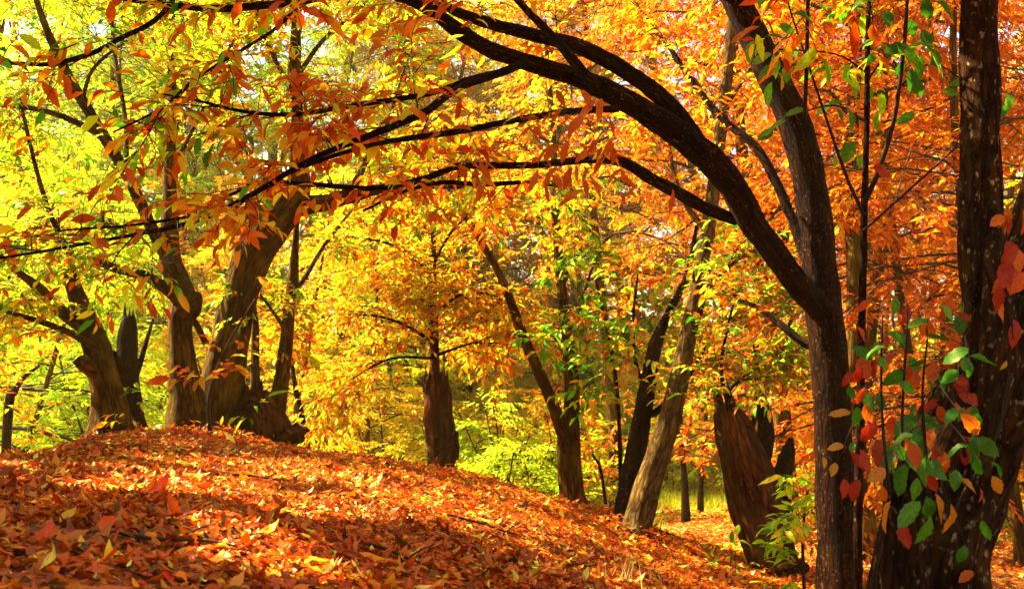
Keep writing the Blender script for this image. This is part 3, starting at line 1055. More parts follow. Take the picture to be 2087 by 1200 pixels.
# ================================================================== TREE G: gnarled trunk on the right
def tree_gnarled():
    r = np.random.default_rng(31)
    d = 5.0
    p, q = px_poly([(1884, 1560, 250), (1886, 1330, 222), (1890, 1200, 204), (1912, 1090, 196), (1950, 960, 196), (2010, 840, 200), (2065, 715, 186), (2110, 570, 160), (2150, 400, 135), (2185, 200, 118), (2215, -50, 100), (2240, -350, 70)], d, 5.4)
    b = base_of(p)
    p[0] = b
    t = thing('gnarled_tree', 'thick gnarled twin-stemmed trunk with lichened bark and leafy sprouts', 'tree', b)
    own = [part_tube('trunk', t, b, p, q, M_BARK_G, 32, 7, .13, .1, .14, 3.3)]
    p2, q2 = px_poly([(1985, 900, 120), (2000, 790, 126), (2022, 690, 112), (2012, 600, 96), (1998, 500, 86), (1998, 360, 82), (1996, 200, 78), (1994, 60, 76), (1992, -60, 74), (1980, -300, 54), (1960, -550, 30)], 5.05, 5.2)
    own.append(part_tube('limb', t, b, p2, q2, M_BARK_G, 24, 6, .09, 0, .09, 8.1))
    # rotten side lobe at the foot with a hollow
    p3, q3 = px_poly([(1850, 1440, 110), (1846, 1200, 96), (1842, 1080, 90), (1838, 1000, 74), (1834, 955, 44)], 4.8, 4.85)
    part_tube('burl', t, b, p3, q3, M_BARK_G, 20, 5, .22, 0, .12, 5.)
    skel = [p, p2]
    for rows in [[(1845, 1010, 9), (1838, 900, 7), (1842, 780, 6), (1848, 690, 4), (1850, 620, 3)], [(1893, 1010, 9), (1885, 900, 7), (1880, 800, 6), (1890, 690, 4)], [(1812, 1000, 8), (1800, 880, 6), (1796, 760, 5), (1799, 640, 3)],
                 [(1968, 930, 9), (1950, 860, 7), (1940, 780, 6), (1960, 720, 4)], [(1985, 800, 18), (1988, 660, 18), (1997, 520, 17), (2004, 400, 15), (2008, 300, 12), (2020, 150, 8)],
                 [(2060, 760, 9), (2040, 860, 7), (2010, 930, 6), (1960, 1010, 5), (1940, 1070, 4)], [(2095, 520, 9), (2070, 560, 6), (2062, 640, 5), (2065, 690, 4)]]:
        pp, qq = px_poly(rows, 4.72, 4.55)
        own.append(part_tube('sprout', t, b, pp, qq, M_BARK if rows[0][2] > 12 else M_TWIG, 8, 5, .12))
        skel.append(catmull(pp, qq, 5)[0])
    owner = np.repeat(np.arange(len(skel)), [len(a) for a in skel])
    skel = np.concatenate(skel)
    fo = Foliage(r)
    G = [(1887, 961, 58, 95, g2), (1864, 999, 52, 110, g2), (1839, 978, 66, 100, g1), (1852, 1048, 66, 130, g2), (1892, 1037, 52, 80, g1), (1883, 1080, 66, 110, g2), (1915, 967, 46, 20, g1), (1947, 979, 44, 100, g1),
         (1819, 955, 40, 60, g1), (1876, 917, 50, 80, g1), (1836, 897, 50, 150, g1), (1900, 862, 64, 20, g1), (1938, 847, 38, 130, g1), (1948, 917, 52, 160, g1), (1985, 914, 62, 95, g1), (2014, 911, 56, 40, g1),
         (1994, 952, 42, 80, g1), (2034, 955, 40, 40, g1), (1862, 844, 46, 100, g1), (1897, 792, 44, 60, g1), (1871, 739, 50, 140, g1), (1947, 725, 58, 150, g1), (2005, 736, 58, 20, g2), (1976, 754, 34, 95, g1),
         (1935, 768, 46, 150, g1), (1795, 818, 40, 90, g1), (1780, 716, 50, 160, g1), (1830, 690, 54, 20, g1), (1912, 690, 56, 10, g1), (1868, 660, 48, 170, g2), (1930, 640, 40, 60, g3), (1990, 860, 36, 90, g1),
         (2010, 1080, 40, 70, g2), (1960, 1130, 40, 110, g1), (1800, 740, 38, 60, g2), (1850, 790, 40, 30, g1),
         (1786, 968, 48, 150, o2), (1808, 1054, 66, 100, o2), (1845, 1092, 50, 85, rd), (1912, 1037, 62, 80, o2), (1933, 1060, 66, 95, o2), (1801, 1007, 38, 70, o1), (1862, 929, 56, 85, o3), (1924, 946, 50, 95, o1),
         (1719, 996, 42, 100, rd), (1743, 999, 46, 110, rd), (1970, 803, 66, 40, rd), (1982, 867, 66, 45, o1), (2067, 681, 60, 95, rd), (1973, 990, 44, 40, o2), (2034, 990, 44, 60, o2), (1790, 925, 60, 100, rd), (1775, 880, 50, 70, rd),
         (1960, 775, 44, 20, rd), (2046, 745, 24, 120, tn), (1968, 1175, 40, 150, o1), (1832, 905, 46, 110, rd), (1760, 940, 50, 80, rd), (1998, 1010, 34, 80, rd), (1900, 985, 40, 60, rd)]
    for k in range(16):
        G.append((r.uniform(2030, 2090), r.uniform(440, 640), r.uniform(36, 60), r.uniform(40, 150), [rd, o3, o1][int(r.integers(3))]))
    for k in range(70):
        G.append((r.uniform(1745, 1990), r.uniform(620, 960), r.uniform(34, 58), r.uniform(30, 150), [rd, o3, o1, g1, g2][int(r.integers(5))], 4.9))
    e, near = explicit_leaves(fo, G, 4.5, skel)
    leaf_objects([own[owner[i]] for i in near], b, *e, ME_BROAD)
    # crown above the frame
    limbs = []
    for rows, d0, d1 in [([(2215, -50, 50), (2000, -250, 34), (1700, -420, 18)], 5.3, 4.6), ([(1985, -250, 40), (1800, -450, 30), (1500, -600, 14)], 5.2, 4.4), ([(1980, -300, 40), (2200, -500, 26), (2500, -650, 14)], 5.2, 6),
                         ([(2240, -300, 50), (2450, -400, 30), (2700, -420, 16)], 5.4, 6.5), ([(1960, -500, 30), (1900, -900, 16), (1800, -1200, 8)], 5.2, 5.5)]:
        pp, qq = px_poly(rows, d0, d1)
        part_tube('branch', t, b, pp, qq, M_BARK_G, 8, 4, .05)
        limbs.append(catmull(pp, qq, 4)[0])
    f2 = Foliage(r)
    f2.tw = fo.tw
    for L in limbs:
        f2.along(L, .1, 1, 20, .9, .36, 7, 6, (.12, .18), (-.4, .5), .3, .007)

    def pal(px, py, u):
        k = np.full(len(px), 3); k[u > .7] = 2; k[u < .12] = 4
        return k
    foliage_split(t, b, f2, col_mix(pal), 60)


tree_gnarled()


# ================================================================== sapling F beside the arching tree
def sapling_front():
    r = np.random.default_rng(41)
    d = 6.4
    stems = [[(1744, 1420, 20), (1748, 1200, 18), (1750, 1000, 17), (1754, 800, 16), (1757, 640, 16), (1760, 500, 15), (1762, 400, 14), (1766, 280, 12), (1768, 120, 11), (1772, -40, 9), (1780, -200, 6)],
             [(1761, 415, 12), (1790, 350, 11), (1818, 262, 10), (1834, 170, 9), (1845, 60, 9), (1852, -40, 7), (1870, -200, 5)],
             [(1761, 440, 8), (1725, 360, 7), (1690, 260, 6), (1650, 140, 5), (1610, 20, 4), (1590, -60, 3)],
             [(1640, 240, 9), (1644, 120, 9), (1646, 20, 9), (1650, -90, 7)],
             [(1760, 470, 6), (1850, 390, 5), (1950, 300, 4)], [(1765, 250, 5), (1700, 215, 4), (1600, 240, 3)], [(1768, 150, 5), (1700, 110, 4), (1570, 100, 3)], [(1830, 180, 5), (1900, 130, 4), (1985, 180, 3)]]
    p0, q0 = px_poly(stems[0], d, d)
    b = base_of(p0, .03)
    p0[0] = b
    t = thing('sapling', 'slender straight sapling with broad green leaves growing close beside the dark trunk', 'sapling', b)
    own = [part_tube('trunk', t, b, p0, q0, M_BARK, 10, 5, .1)]
    skel = [catmull(p0, q0, 6)[0]]
    for s in stems[1:]:
        pp, qq = px_poly(s, d - .05, d - .4)
        own.append(part_tube('branch', t, b, pp, qq, M_TWIG, 7, 5, .1))
        skel.append(catmull(pp, qq, 6)[0])
    owner = np.repeat(np.arange(len(skel)), [len(a) for a in skel])
    skel = np.concatenate(skel)
    fo = Foliage(r)
    G = [(1529, 108, 52, 110, g3), (1552, 120, 46, 150, g3), (1579, 137, 50, 80, g3), (1604, 150, 40, 90, g2), (1583, 77, 40, 10, g2), (1641, 37, 56, 10, g2), (1566, 10, 46, 30, g2), (1560, 150, 46, 140, g2), (1574, 262, 62, 150, g2),
         (1620, 229, 58, 170, g2), (1687, 217, 66, 165, g2), (1733, 246, 56, 70, g2), (1729, 312, 62, 120, g2), (1862, 162, 62, 100, g1), (1929, 20, 66, 30, g1), (1887, 83, 54, 80, g1), (1962, 179, 60, 5, g2), (2054, 212, 46, 80, g2),
         (1845, 242, 42, 150, g2), (1754, 8, 52, 170, g2), (1766, 88, 34, 150, g2), (1824, 100, 50, 160, g1), (1787, 250, 40, 100, g3), (1700, 330, 30, 100, g3), (1860, 60, 44, 60, g1), (1905, 120, 46, 80, g1), (1940, 190, 40, 20, g2),
         (1680, 20, 40, 40, g2), (1605, 60, 38, 20, g2), (1810, 40, 44, 100, g1), (1890, 20, 50, 70, g1), (2040, 230, 40, 130, g1), (1714, 240, 44, 60, g1), (1750, 330, 34, 70, g2), (1870, 180, 46, 60, g1), (1835, 140, 40, 120, g1),
         (1545, 95, 44, 130, g3), (1620, 110, 36, 60, g2), (1560, 275, 40, 150, g1),
         (1800, 350, 50, 20, rd), (1850, 110, 46, 80, o3), (1690, 60, 40, 60, o1), (1740, 40, 46, 80, o3), (1625, 155, 30, 60, rd), (1900, 150, 44, 70, o1), (1780, 70, 40, 80, o1),
         (1711, 842, 44, 175, tn), (1680, 943, 26, 80, tn), (1699, 957, 30, 110, tn), (1702, 911, 34, 170, tn), (1725, 774, 34, 120, rd), (1735, 800, 30, 70, g1), (1737, 912, 24, 110, g1)]
    e, near = explicit_leaves(fo, G, d - .3, skel, .3)
    leaf_objects([own[owner[i]] for i in near], b, *e, ME_BROAD)
    fo2 = Foliage(r)
    fo2.tw = fo.tw
    for L in (catmull(*px_poly(stems[0], d, d), 3)[0], catmull(*px_poly(stems[1], d, d - .3), 3)[0]):
        fo2.along(L, .75, 1, 10, .5, .25, 5, 4, (.11, .16), (-.2, .5))

    def pal(px, py, u):
        k = np.full(len(px), 4); k[u > .6] = 3
        return k
    foliage_split(t, b, fo2, col_mix(pal), 60)


sapling_front()


# ================================================================== LEFT GROUP on the bank crest
def pal_left(px, py, u):
    k = np.full(len(px), 0)
    k[u > .60] = 1
    k[u > .72] = 2
    k[u > .84] = 3
    k[u < .22] = 4
    return k


def left_group():
    r = np.random.default_rng(51)

    def crown(t, b, limbs, n=14, bl=.8, nobj=140, t0=.25, extra=None):
        fo = Foliage(r)
        for L in limbs:
            fo.along(L, t0, 1, n, bl, .30, 8, 6, (.075, .125), (-.35, .4), .4, .006)
        foliage_split(t, b, fo, col_mix(pal_left), nobj, M_TWIG_C)

    def lim(t, b, rows, d0, d1, name='limb', sides=10, mat=M_BARK_C, rough=.08):
        p, q = px_poly(rows, d0, d1)
        part_tube(name, t, b, p, q, mat, sides, 4, rough, 0, .06 if sides > 8 else 0)
        return catmull(p, q, 3)[0]

    # --- short-limbed leaning tree at the left end
    p, q = px_poly([(230, 925, 84), (226, 850, 66), (215, 780, 54), (192, 695, 50), (165, 625, 40), (147, 575, 28), (138, 540, 16)], 11.2, 11.0)
    b = base_of(p); p[0] = b
    t = thing('leaning_tree', 'short leaning tree with spreading bare boughs at the end of the bank', 'tree', b)
    part_tube('trunk', t, b, p, q, M_BARK_C, 22, 6, .13, .35, .12)
    Ls = [lim(t, b, [(212, 722, 26), (172, 670, 29), (130, 638, 26), (78, 586, 22), (42, 558, 14), (0, 520, 9)], 11.1, 10.4),
          lim(t, b, [(200, 715, 14), (160, 688, 15), (100, 661, 13), (18, 636, 10), (-60, 610, 7)], 11.0, 10.4),
          lim(t, b, [(150, 585, 20), (140, 520, 14), (100, 430, 11), (70, 330, 9), (40, 200, 7)], 11, 10.6, 'branch', 8)]
    lim(t, b, [(205, 760, 34), (182, 748, 36), (166, 740, 30), (158, 738, 18)], 11.1, 10.9, 'stub', 10, M_BARK_C, .25)
    crown(t, b, Ls, 12, .7, 120)

    # --- broken dark stump just behind it
    p, q = px_poly([(268, 930, 70), (262, 850, 56), (256, 770, 52), (258, 710, 40), (262, 668, 34), (264, 645, 24)], 11.9, 11.9)
    b = base_of(p); p[0] = b
    t = thing('broken_stump', 'dark snapped-off stump standing behind the short leaning tree', 'stump', b)
    part_tube('trunk', t, b, p, q, M_BARK, 16, 4, .2, .4, .1)
    splinters(t, b, P(263, 655, 11.9), .08, 5, .2, M_BARK)
    lim(t, b, [(250, 760, 26), (236, 735, 24), (228, 716, 14)], 11.8, 11.7, 'stub', 8, M_BARK)
    lim(t, b, [(264, 790, 18), (284, 742, 14), (300, 690, 9), (312, 650, 5)], 11.9, 12.2, 'branch', 7, M_BARK)

    # --- straight tree with a knobbly elbow
    p, q = px_poly([(388, 925, 92), (384, 880, 74), (377, 800, 58), (371, 720, 50), (368, 660, 50), (374, 622, 48)], 11.2, 11.2)
    b = base_of(p); p[0] = b
    t = thing('elbowed_tree', 'tree with a knobbly elbow and a forked upper stem on the bank crest', 'tree', b)
    part_tube('trunk', t, b, p, q, M_BARK_C, 22, 7, .11, .35, .12)
    lim(t, b, [(372, 640, 44), (388, 622, 44), (398, 610, 34), (400, 600, 18)], 11.15, 11.0, 'burl', 12, M_BARK_C, .2)
    a1 = lim(t, b, [(392, 622, 36), (372, 590, 46), (352, 556, 54), (345, 512, 44), (346, 420, 30), (346, 310, 23), (350, 170, 19), (350, 40, 15), (352, -120, 10)], 11.1, 11.6, 'limb', 14)
    a2 = lim(t, b, [(350, 555, 26), (330, 505, 26), (312, 472, 25), (282, 405, 24), (250, 342, 24), (190, 242, 23), (132, 142, 20), (88, 42, 14), (50, -80, 9)], 11.1, 10.2, 'limb', 12)
    a3 = lim(t, b, [(372, 622, 22), (332, 584, 23), (290, 560, 22), (232, 546, 19), (186, 526, 13), (130, 515, 8)], 11.1, 10.6, 'limb', 9)
    a4 = lim(t, b, [(205, 280, 13), (180, 262, 14), (112, 232, 13), (40, 218, 10), (-40, 214, 8)], 10.6, 10.2, 'branch', 7)
    a5 = lim(t, b, [(168, 205, 9), (190, 140, 8), (260, 82, 7), (370, 12, 5)], 10.4, 10.0, 'branch', 6)
    a6 = lim(t, b, [(347, 350, 10), (400, 250, 8), (460, 120, 7), (500, 0, 5)], 11.4, 11.8, 'branch', 6)
    a7 = lim(t, b, [(258, 352, 11), (255, 240, 10), (235, 120, 9), (225, 0, 7)], 11.2, 11.8, 'branch', 6)
    crown(t, b, [a1, a2, a3, a4, a5, a6, a7], 17, .85, 200)

    # --- thick leaning tree
    p, q = px_poly([(436, 945, 104), (442, 890, 82), (452, 800, 80), (470, 700, 76), (490, 605, 70), (514, 524, 76), (550, 462, 76), (590, 418, 66), (608, 370, 46), (606, 260, 26), (602, 110, 21), (606, 0, 17), (610, -150, 12)], 11.5, 11.3)
    b = base_of(p); p[0] = b
    t = thing('stout_leaning_tree', 'stout mossy leaning tree with a long level limb on the bank crest', 'tree', b)
    part_tube('trunk', t, b, p, q, M_BARK_C, 26, 7, .10, .3, .12)
    b1 = lim(t, b, [(575, 432, 40), (615, 420, 42), (660, 414, 34), (716, 399, 33), (780, 384, 21), (860, 377, 15), (932, 380, 12), (1080, 372, 8), (1180, 390, 5)], 11.4, 11.0, 'limb', 12)
    b2 = lim(t, b, [(712, 402, 22), (735, 352, 14), (752, 318, 12), (778, 284, 10), (800, 220, 7), (830, 120, 5)], 11.2, 11.4, 'branch', 7)
    b3 = lim(t, b, [(604, 200, 12), (560, 120, 10), (520, 20, 8), (500, -80, 6)], 11.3, 11.0, 'branch', 7)
    b4 = lim(t, b, [(604, 160, 11), (660, 80, 9), (740, 10, 7), (800, -60, 5)], 11.3, 11.6, 'branch', 7)
    b5 = lim(t, b, [(420, 700, 13), (400, 660, 14), (388, 640, 10)], 11.4, 11.3, 'stub', 7)
    tp, _ = catmull(p, q, 3)
    crown(t, b, [b1, b2, b3, b4, tp[-18:]], 16, .85, 200)

    # --- rotten stool with young stems
    p, q = px_poly([(548, 965, 175), (545, 920, 132), (535, 870, 112), (522, 830, 92), (512, 805, 66), (510, 795, 30)], 11.6, 11.6)
    b = base_of(p); p[0] = b
    t = thing('old_stool', 'dark rotten tree stool sprouting two upright young stems', 'stump', b)
    part_tube('stump', t, b, p, q, M_BARK_ROT, 26, 6, .18, .05, .18)
    splinters(t, b, P(512, 806, 11.6), .16, 7, .2, M_BARK_ROT)
    s1 = lim(t, b, [(556, 860, 40), (566, 820, 36), (578, 745, 29), (588, 650, 25), (597, 570, 24), (602, 500, 15), (606, 430, 9)], 11.6, 11.7, 'stem', 10)
    s2 = lim(t, b, [(520, 820, 20), (520, 740, 18), (520, 670, 17), (516, 620, 11), (508, 560, 6)], 11.6, 11.8, 'stem', 8)
    s3 = lim(t, b, [(596, 600, 12), (625, 560, 10), (662, 498, 8), (740, 400, 5)], 11.7, 12.2, 'branch', 6)
    s4 = lim(t, b, [(586, 680, 9), (560, 640, 7), (530, 600, 5)], 11.6, 11.2, 'branch', 6)
    crown(t, b, [s1, s2, s3, s4], 7, .5, 100, .35)

    # --- orange leaf sprays in front of the stems (a low sapling)
    p, q = px_poly([(430, 900, 10), (425, 830, 8), (440, 760, 7), (470, 690, 5), (520, 610, 4)], 10.6, 10.2)
    b = base_of(p, .02); p[0] = b
    t = thing('orange_sapling', 'low sapling with bright orange leaves in front of the stout leaning tree', 'sapling', b)
    part_tube('trunk', t, b, p, q, M_TWIG_C, 6, 4, .0)
    fo = Foliage(r)
    pc = catmull(p, q, 4)[0]
    for (x, y) in [(500, 600), (440, 690), (510, 670), (460, 735), (360, 750), (390, 745), (430, 745), (490, 720), (350, 735)]:
        e = P(x, y, 10.0 + r.uniform(0, .4))
        s = pc[np.argmin(np.abs(pc[:, 2] - e[2] + .15))]
        fo.twig(s, e - s, np.linalg.norm(e - s) * 1.1, .004, 7, (.13, .19), .2)

    def pal(px, py, u):
        k = np.full(len(px), 3); k[u > .75] = 2
        return k
    foliage_split(t, b, fo, col_mix(pal), 80, M_TWIG_C)

    # --- leaf and ivy seedlings at the foot
    for (x, y, pal_i, lab) in [(268, 800, 4, 'small green seedling at the foot of the short leaning tree'), (262, 860, 1, 'yellowing seedling between the short leaning tree and the elbowed tree'), (512, 850, 4, 'green ivy sprig growing on the dark rotten stool')]:
        e = P(x, y, 10.7)
        b = np.array([e[0], e[1], float(H(np.array([e[0]]), np.array([e[1]]))[0])])
        t = thing('seedling', lab, 'seedling', b)
        fo = Foliage(r)
        n = 7 if pal_i != 1 else 10
        top = e + np.array([0, 0, .08])
        fo.tw.add([b, (b + top) / 2 + r.normal(0, .02, 3), top], .006, .003)
        for k in range(3):
            fo.twig(top - np.array([0, 0, .1 * k]), np.array([r.normal(), r.normal() * .5, .3]), .2, .003, 4, (.13, .19))
        foliage_split(t, b, fo, col_mix(lambda px, py, u, i=pal_i: np.full(len(px), i)), 40, carve=False)


left_group()


# ================================================================== MIDDLE trees
def mid_trees():
    r = np.random.default_rng(61)

    def lim(t, b, rows, d0, d1, name='limb', sides=10, mat=M_BARK, rough=.07):
        p, q = px_poly(rows, d0, d1)
        part_tube(name, t, b, p, q, mat, sides, 4, rough, 0, .05 if sides > 8 else 0)
        return catmull(p, q, 3)[0]

    def crown(t, b, limbs, pal, n=12, bl=.8, nobj=0, t0=.2, twig=M_TWIG_C, nl=8, leaf=(.075, .125), ud=(-.3, .4)):
        fo = Foliage(r)
        for L in limbs:
            fo.along(L, t0, 1, n, bl, .32, nl, 6, leaf, ud, .4, .006)
        foliage_split(t, b, fo, col_mix(pal), nobj, twig)

    def pal_c(px, py, u):
        k = np.full(len(px), 1); k[u > .5] = 2; k[u > .78] = 3; k[u < .15] = 0
        return k

    def pal_green(px, py, u):
        k = np.full(len(px), 4); k[u > .75] = 0; k[u > .93] = 2
        return k

    def pal_r(px, py, u):
        k = np.full(len(px), 3); k[u > .55] = 2; k[u < .15] = 1; k[u < .06] = 4
        return k

    # --- weathered pillar-like stump in the middle
    p, q = px_poly([(899, 985, 54), (898, 955, 48), (896, 900, 53), (893, 850, 56), (891, 810, 53), (890, 782, 48), (889, 768, 40), (888, 758, 22)], 13, 13)
    b = base_of(p); p[0] = b
    t = thing('pillar_stump_tree', 'weathered pillar-like old trunk standing alone on the bank crest', 'tree', b)
    part_tube('trunk', t, b, p, q, M_BARK_ROT, 26, 6, .17, .2, .2)
    splinters(t, b, P(890, 778, 13), .14, 8, .26, M_BARK_ROT)
    st = lim(t, b, [(888, 830, 22), (886, 760, 21), (885, 700, 20), (884, 640, 18), (882, 560, 15), (884, 440, 10)], 13.05, 13.1, 'stem', 10, M_BARK_ROT)
    lim(t, b, [(905, 945, 40), (918, 918, 34), (926, 895, 18), (930, 880, 8)], 12.9, 12.8, 'burl', 12, M_BARK_ROT, .3)
    Ls = [lim(t, b, [(886, 700, 8), (820, 660, 6), (740, 640, 5), (640, 650, 3)], 13, 12.5, 'branch', 7), lim(t, b, [(884, 640, 8), (940, 600, 6), (1000, 600, 4), (1050, 630, 3)], 13, 13.4, 'branch', 7),
          lim(t, b, [(884, 730, 7), (800, 730, 5), (720, 770, 4), (660, 830, 3)], 13, 12.6, 'branch', 7), lim(t, b, [(888, 725, 6), (960, 700, 4), (1020, 700, 3)], 13, 13.6, 'branch', 7),
          lim(t, b, [(882, 560, 8), (800, 500, 6), (700, 480, 4)], 13, 12.8, 'branch', 7), lim(t, b, [(882, 540, 7), (930, 460, 6), (1000, 420, 4)], 13, 13.4, 'branch', 7), st[4:]]
    crown(t, b, Ls + [st[3:12], st[3:12]], pal_c, 20, .75)

    # --- V-forked pair
    p, q = px_poly([(1170, 1050, 60), (1166, 1010, 46), (1162, 960, 46), (1160, 910, 48), (1164, 850, 34), (1166, 790, 31), (1160, 720, 27), (1150, 640, 23), (1141, 550, 20), (1133, 450, 18), (1128, 300, 14), (1120, 180, 11), (1110, 40, 8)], 13.0, 13.0)
    b = base_of(p); p[0] = b
    t = thing('v_forked_tree', 'slim tree splitting low into a V, with fresh green leaf sprays', 'tree', b)
    part_tube('trunk', t, b, p, q, M_BARK_C, 16, 5, .07, .4, .08)
    l1 = lim(t, b, [(1160, 925, 30), (1146, 880, 27), (1128, 826, 25), (1098, 756, 23), (1066, 684, 21), (1040, 612, 19), (1008, 540, 16), (968, 472, 14), (928, 408, 10), (890, 340, 7)], 12.95, 12.6, 'limb', 12, M_BARK_C)
    l2 = lim(t, b, [(1145, 580, 12), (1190, 480, 9), (1160, 400, 7), (1100, 330, 5)], 13, 13.2, 'branch', 7, M_BARK_C)
    l3 = lim(t, b, [(1162, 740, 9), (1185, 620, 7), (1215, 520, 5)], 13, 12.7, 'branch', 7, M_BARK_C)
    tp, _ = catmull(p, q, 3)
    fo = Foliage(r)
    for L in (l2, tp[-16:], l1[-10:]):
        fo.along(L, .1, 1, 14, .8, .32, 8, 6, (.075, .125), (-.3, .4))
    foliage_split(t, b, fo, col_mix(pal_c), 0, M_TWIG_C)
    fo = Foliage(r)
    for (x, y, dd, n) in [(1095, 700, 12.3, 2), (1150, 665, 12.3, 3), (1200, 690, 12.3, 3), (1205, 770, 12.2, 3), (1150, 720, 12.4, 2), (1290, 660, 12.2, 2), (1240, 720, 12.2, 2), (1180, 530, 12.5, 3), (1150, 560, 12.5, 2), (1220, 510, 12.5, 2), (1180, 610, 12.4, 2), (1215, 800, 12.2, 2), (1270, 690, 12.2, 2)]:
        e = P(x, y, dd)
        q_ = tp[np.argmin(((tp - e) ** 2).sum(1))]
        fo.tw.add([q_, (q_ + e) / 2 + np.array([0, 0, .1]), e], .007, .004)
        for k in range(n * 2):
            fo.twig(e + r.normal(0, .05, 3), np.array([r.uniform(-1, 1), -.4, r.uniform(-.3, .25)]), r.uniform(.25, .42), .003, 8, (.13, .19))
    foliage_split(t, b, fo, col_mix(pal_green), 260, M_TWIG_C)

    # --- leaning pair at the foot of the bank
    p, q = px_poly([(1286, 1130, 60), (1297, 1080, 50), (1312, 1020, 54), (1332, 955, 52), (1364, 855, 45), (1390, 745, 39), (1410, 640, 33), (1428, 545, 30), (1440, 480, 30), (1452, 400, 28), (1468, 270, 26), (1484, 140, 24), (1494, 0, 20), (1500, -160, 14)], 11.0, 11.6)
    b = base_of(p); p[0] = b
    t = thing('sunlit_leaning_tree', 'leaning tree with a sunlit pale foot where the bank drops to the path', 'tree', b)
    part_tube('trunk', t, b, p, q, M_BARK_SUNLIT, 20, 6, .05, .3, .05)
    m1 = lim(t, b, [(1402, 690, 16), (1425, 640, 14), (1440, 590, 12), (1490, 540, 9), (1530, 510, 6)], 11.3, 11.0, 'branch', 7, M_BARK_SUNLIT)
    m2 = lim(t, b, [(1440, 470, 14), (1400, 420, 12), (1370, 340, 9), (1360, 230, 6)], 11.5, 11.8, 'branch', 7, M_BARK_SUNLIT)
    m3 = lim(t, b, [(1470, 260, 12), (1420, 170, 9), (1350, 80, 7), (1290, 0, 5)], 11.6, 11.9, 'branch', 7, M_BARK_SUNLIT)
    m4 = lim(t, b, [(1476, 220, 12), (1540, 130, 9), (1620, 60, 6)], 11.6, 12, 'branch', 7, M_BARK_SUNLIT)
    fo = Foliage(r)
    for L in (m1,):
        fo.along(L, .3, 1, 6, .5, .3, 6, 5, (.09, .14), (-.1, .4))
    for (x, y) in [(1300, 640), (1330, 590), (1390, 560), (1350, 620), (1290, 680), (1400, 620), (1330, 680), (1440, 560), (1380, 690), (1320, 720), (1460, 600)]:
        e = P(x, y, 12.1 + r.uniform(-.3, .4))
        q_ = p[np.argmin(((p - e) ** 2).sum(1))]
        fo.tw.add([q_, (q_ + e) / 2 + np.array([0, 0, .12]), e], .006, .003)
        for k in range(4):
            fo.twig(e, np.array([r.uniform(-1, .6), -.3, r.uniform(-.3, .25)]), r.uniform(.25, .42), .003, 7, (.11, .17))
    foliage_split(t, b, fo, col_mix(lambda px, py, u: np.where(u < .5, 4, np.where(u < .8, 0, 2))), 120, M_TWIG_C)
    crown(t, b, [m2, m3, m4, catmull(p, q, 3)[0][-14:]], pal_r, 14, .9, 0)

    p, q = px_poly([(1266, 1085, 52), (1274, 1040, 42), (1288, 960, 41), (1302, 885, 40), (1320, 785, 34), (1336, 700, 28), (1362, 640, 18), (1400, 560, 12), (1420, 460, 8)], 11.6, 11.9)
    b = base_of(p); p[0] = b
    t = thing('shaded_leaning_tree', 'dark straight leaning tree just behind the tree with the sunlit foot', 'tree', b)
    part_tube('trunk', t, b, p, q, M_BARK, 16, 5, .06, .3, .06)
    n1 = lim(t, b, [(1325, 846, 14), (1352, 828, 15), (1385, 792, 12), (1420, 740, 8), (1450, 680, 5)], 11.7, 11.9, 'branch', 8)
    n2 = lim(t, b, [(1318, 800, 10), (1296, 740, 8), (1290, 650, 6), (1300, 560, 4)], 11.8, 12.1, 'branch', 7)
    crown(t, b, [n1, n2, catmull(p, q, 3)[0][-9:]], lambda px, py, u: np.where(u < .4, 4, np.where(u < .6, 0, np.where(u < .8, 2, 3))), 6, .5, 60)

    # --- hollow leaning stump
    p, q = px_poly([(1585, 1225, 130), (1578, 1170, 96), (1566, 1110, 90), (1545, 1030, 98), (1524, 960, 98), (1503, 895, 82), (1489, 858, 64), (1481, 838, 50), (1476, 826, 26)], 11.2, 11.4)
    b = base_of(p); p[0] = b
    t = thing('hollow_stump', 'big leaning broken stump with red-brown torn wood beside the path', 'stump', b)
    part_tube('trunk', t, b, p, q, M_BARK_ROT, 28, 7, .13, .08, .2)
    for (x0, y0, x1, y1, w_) in [(1492, 860, 1530, 990, 26), (1512, 880, 1556, 1010, 22), (1478, 850, 1506, 960, 20)]:
        lim(t, b, [(x0 - 6, y0 - 26, 5), (x0, y0, w_ * .7), ((x0 + x1) / 2, (y0 + y1) / 2, w_), (x1, y1, w_ * .5), (x1 + 6, y1 + 30, 5)], 11.12, 11.02, 'torn_wood', 8, M_TORN, .3)
    splinters(t, b, P(1484, 842, 11.35), .13, 8, .34, M_BARK_ROT, (-.25, 0, 1))
    lim(t, b, [(1575, 1060, 60), (1590, 1000, 46), (1600, 950, 34), (1608, 915, 26), (1612, 895, 12)], 11.3, 11.5, 'limb', 12, M_BARK, .15)
    lim(t, b, [(1545, 960, 40), (1562, 890, 34), (1556, 830, 28), (1548, 770, 18), (1540, 700, 12)], 11.6, 11.9, 'limb', 10, M_BARK, .1)
    s1 = lim(t, b, [(1530, 880, 12), (1560, 780, 9), (1600, 700, 7), (1620, 600, 5)], 11.4, 11.4, 'branch', 7)
    s2 = lim(t, b, [(1490, 850, 10), (1470, 760, 8), (1480, 680, 6), (1500, 600, 4)], 11.3, 11.2, 'branch', 7)
    s3 = lim(t, b, [(1492, 870, 9), (1480, 820, 7), (1500, 780, 5), (1540, 770, 4)], 11.3, 11.0, 'branch', 7)
    crown(t, b, [s1, s1, s2, s3], lambda px, py, u: np.where(u < .35, 4, np.where(u < .55, 0, np.where(u < .75, 2, 3))), 14, .6, 120)

    # --- bright green sapling at the stump's foot
    p, q = px_poly([(1640, 1210, 8), (1636, 1120, 7), (1640, 1040, 6), (1650, 980, 4)], 9.4, 9.3)
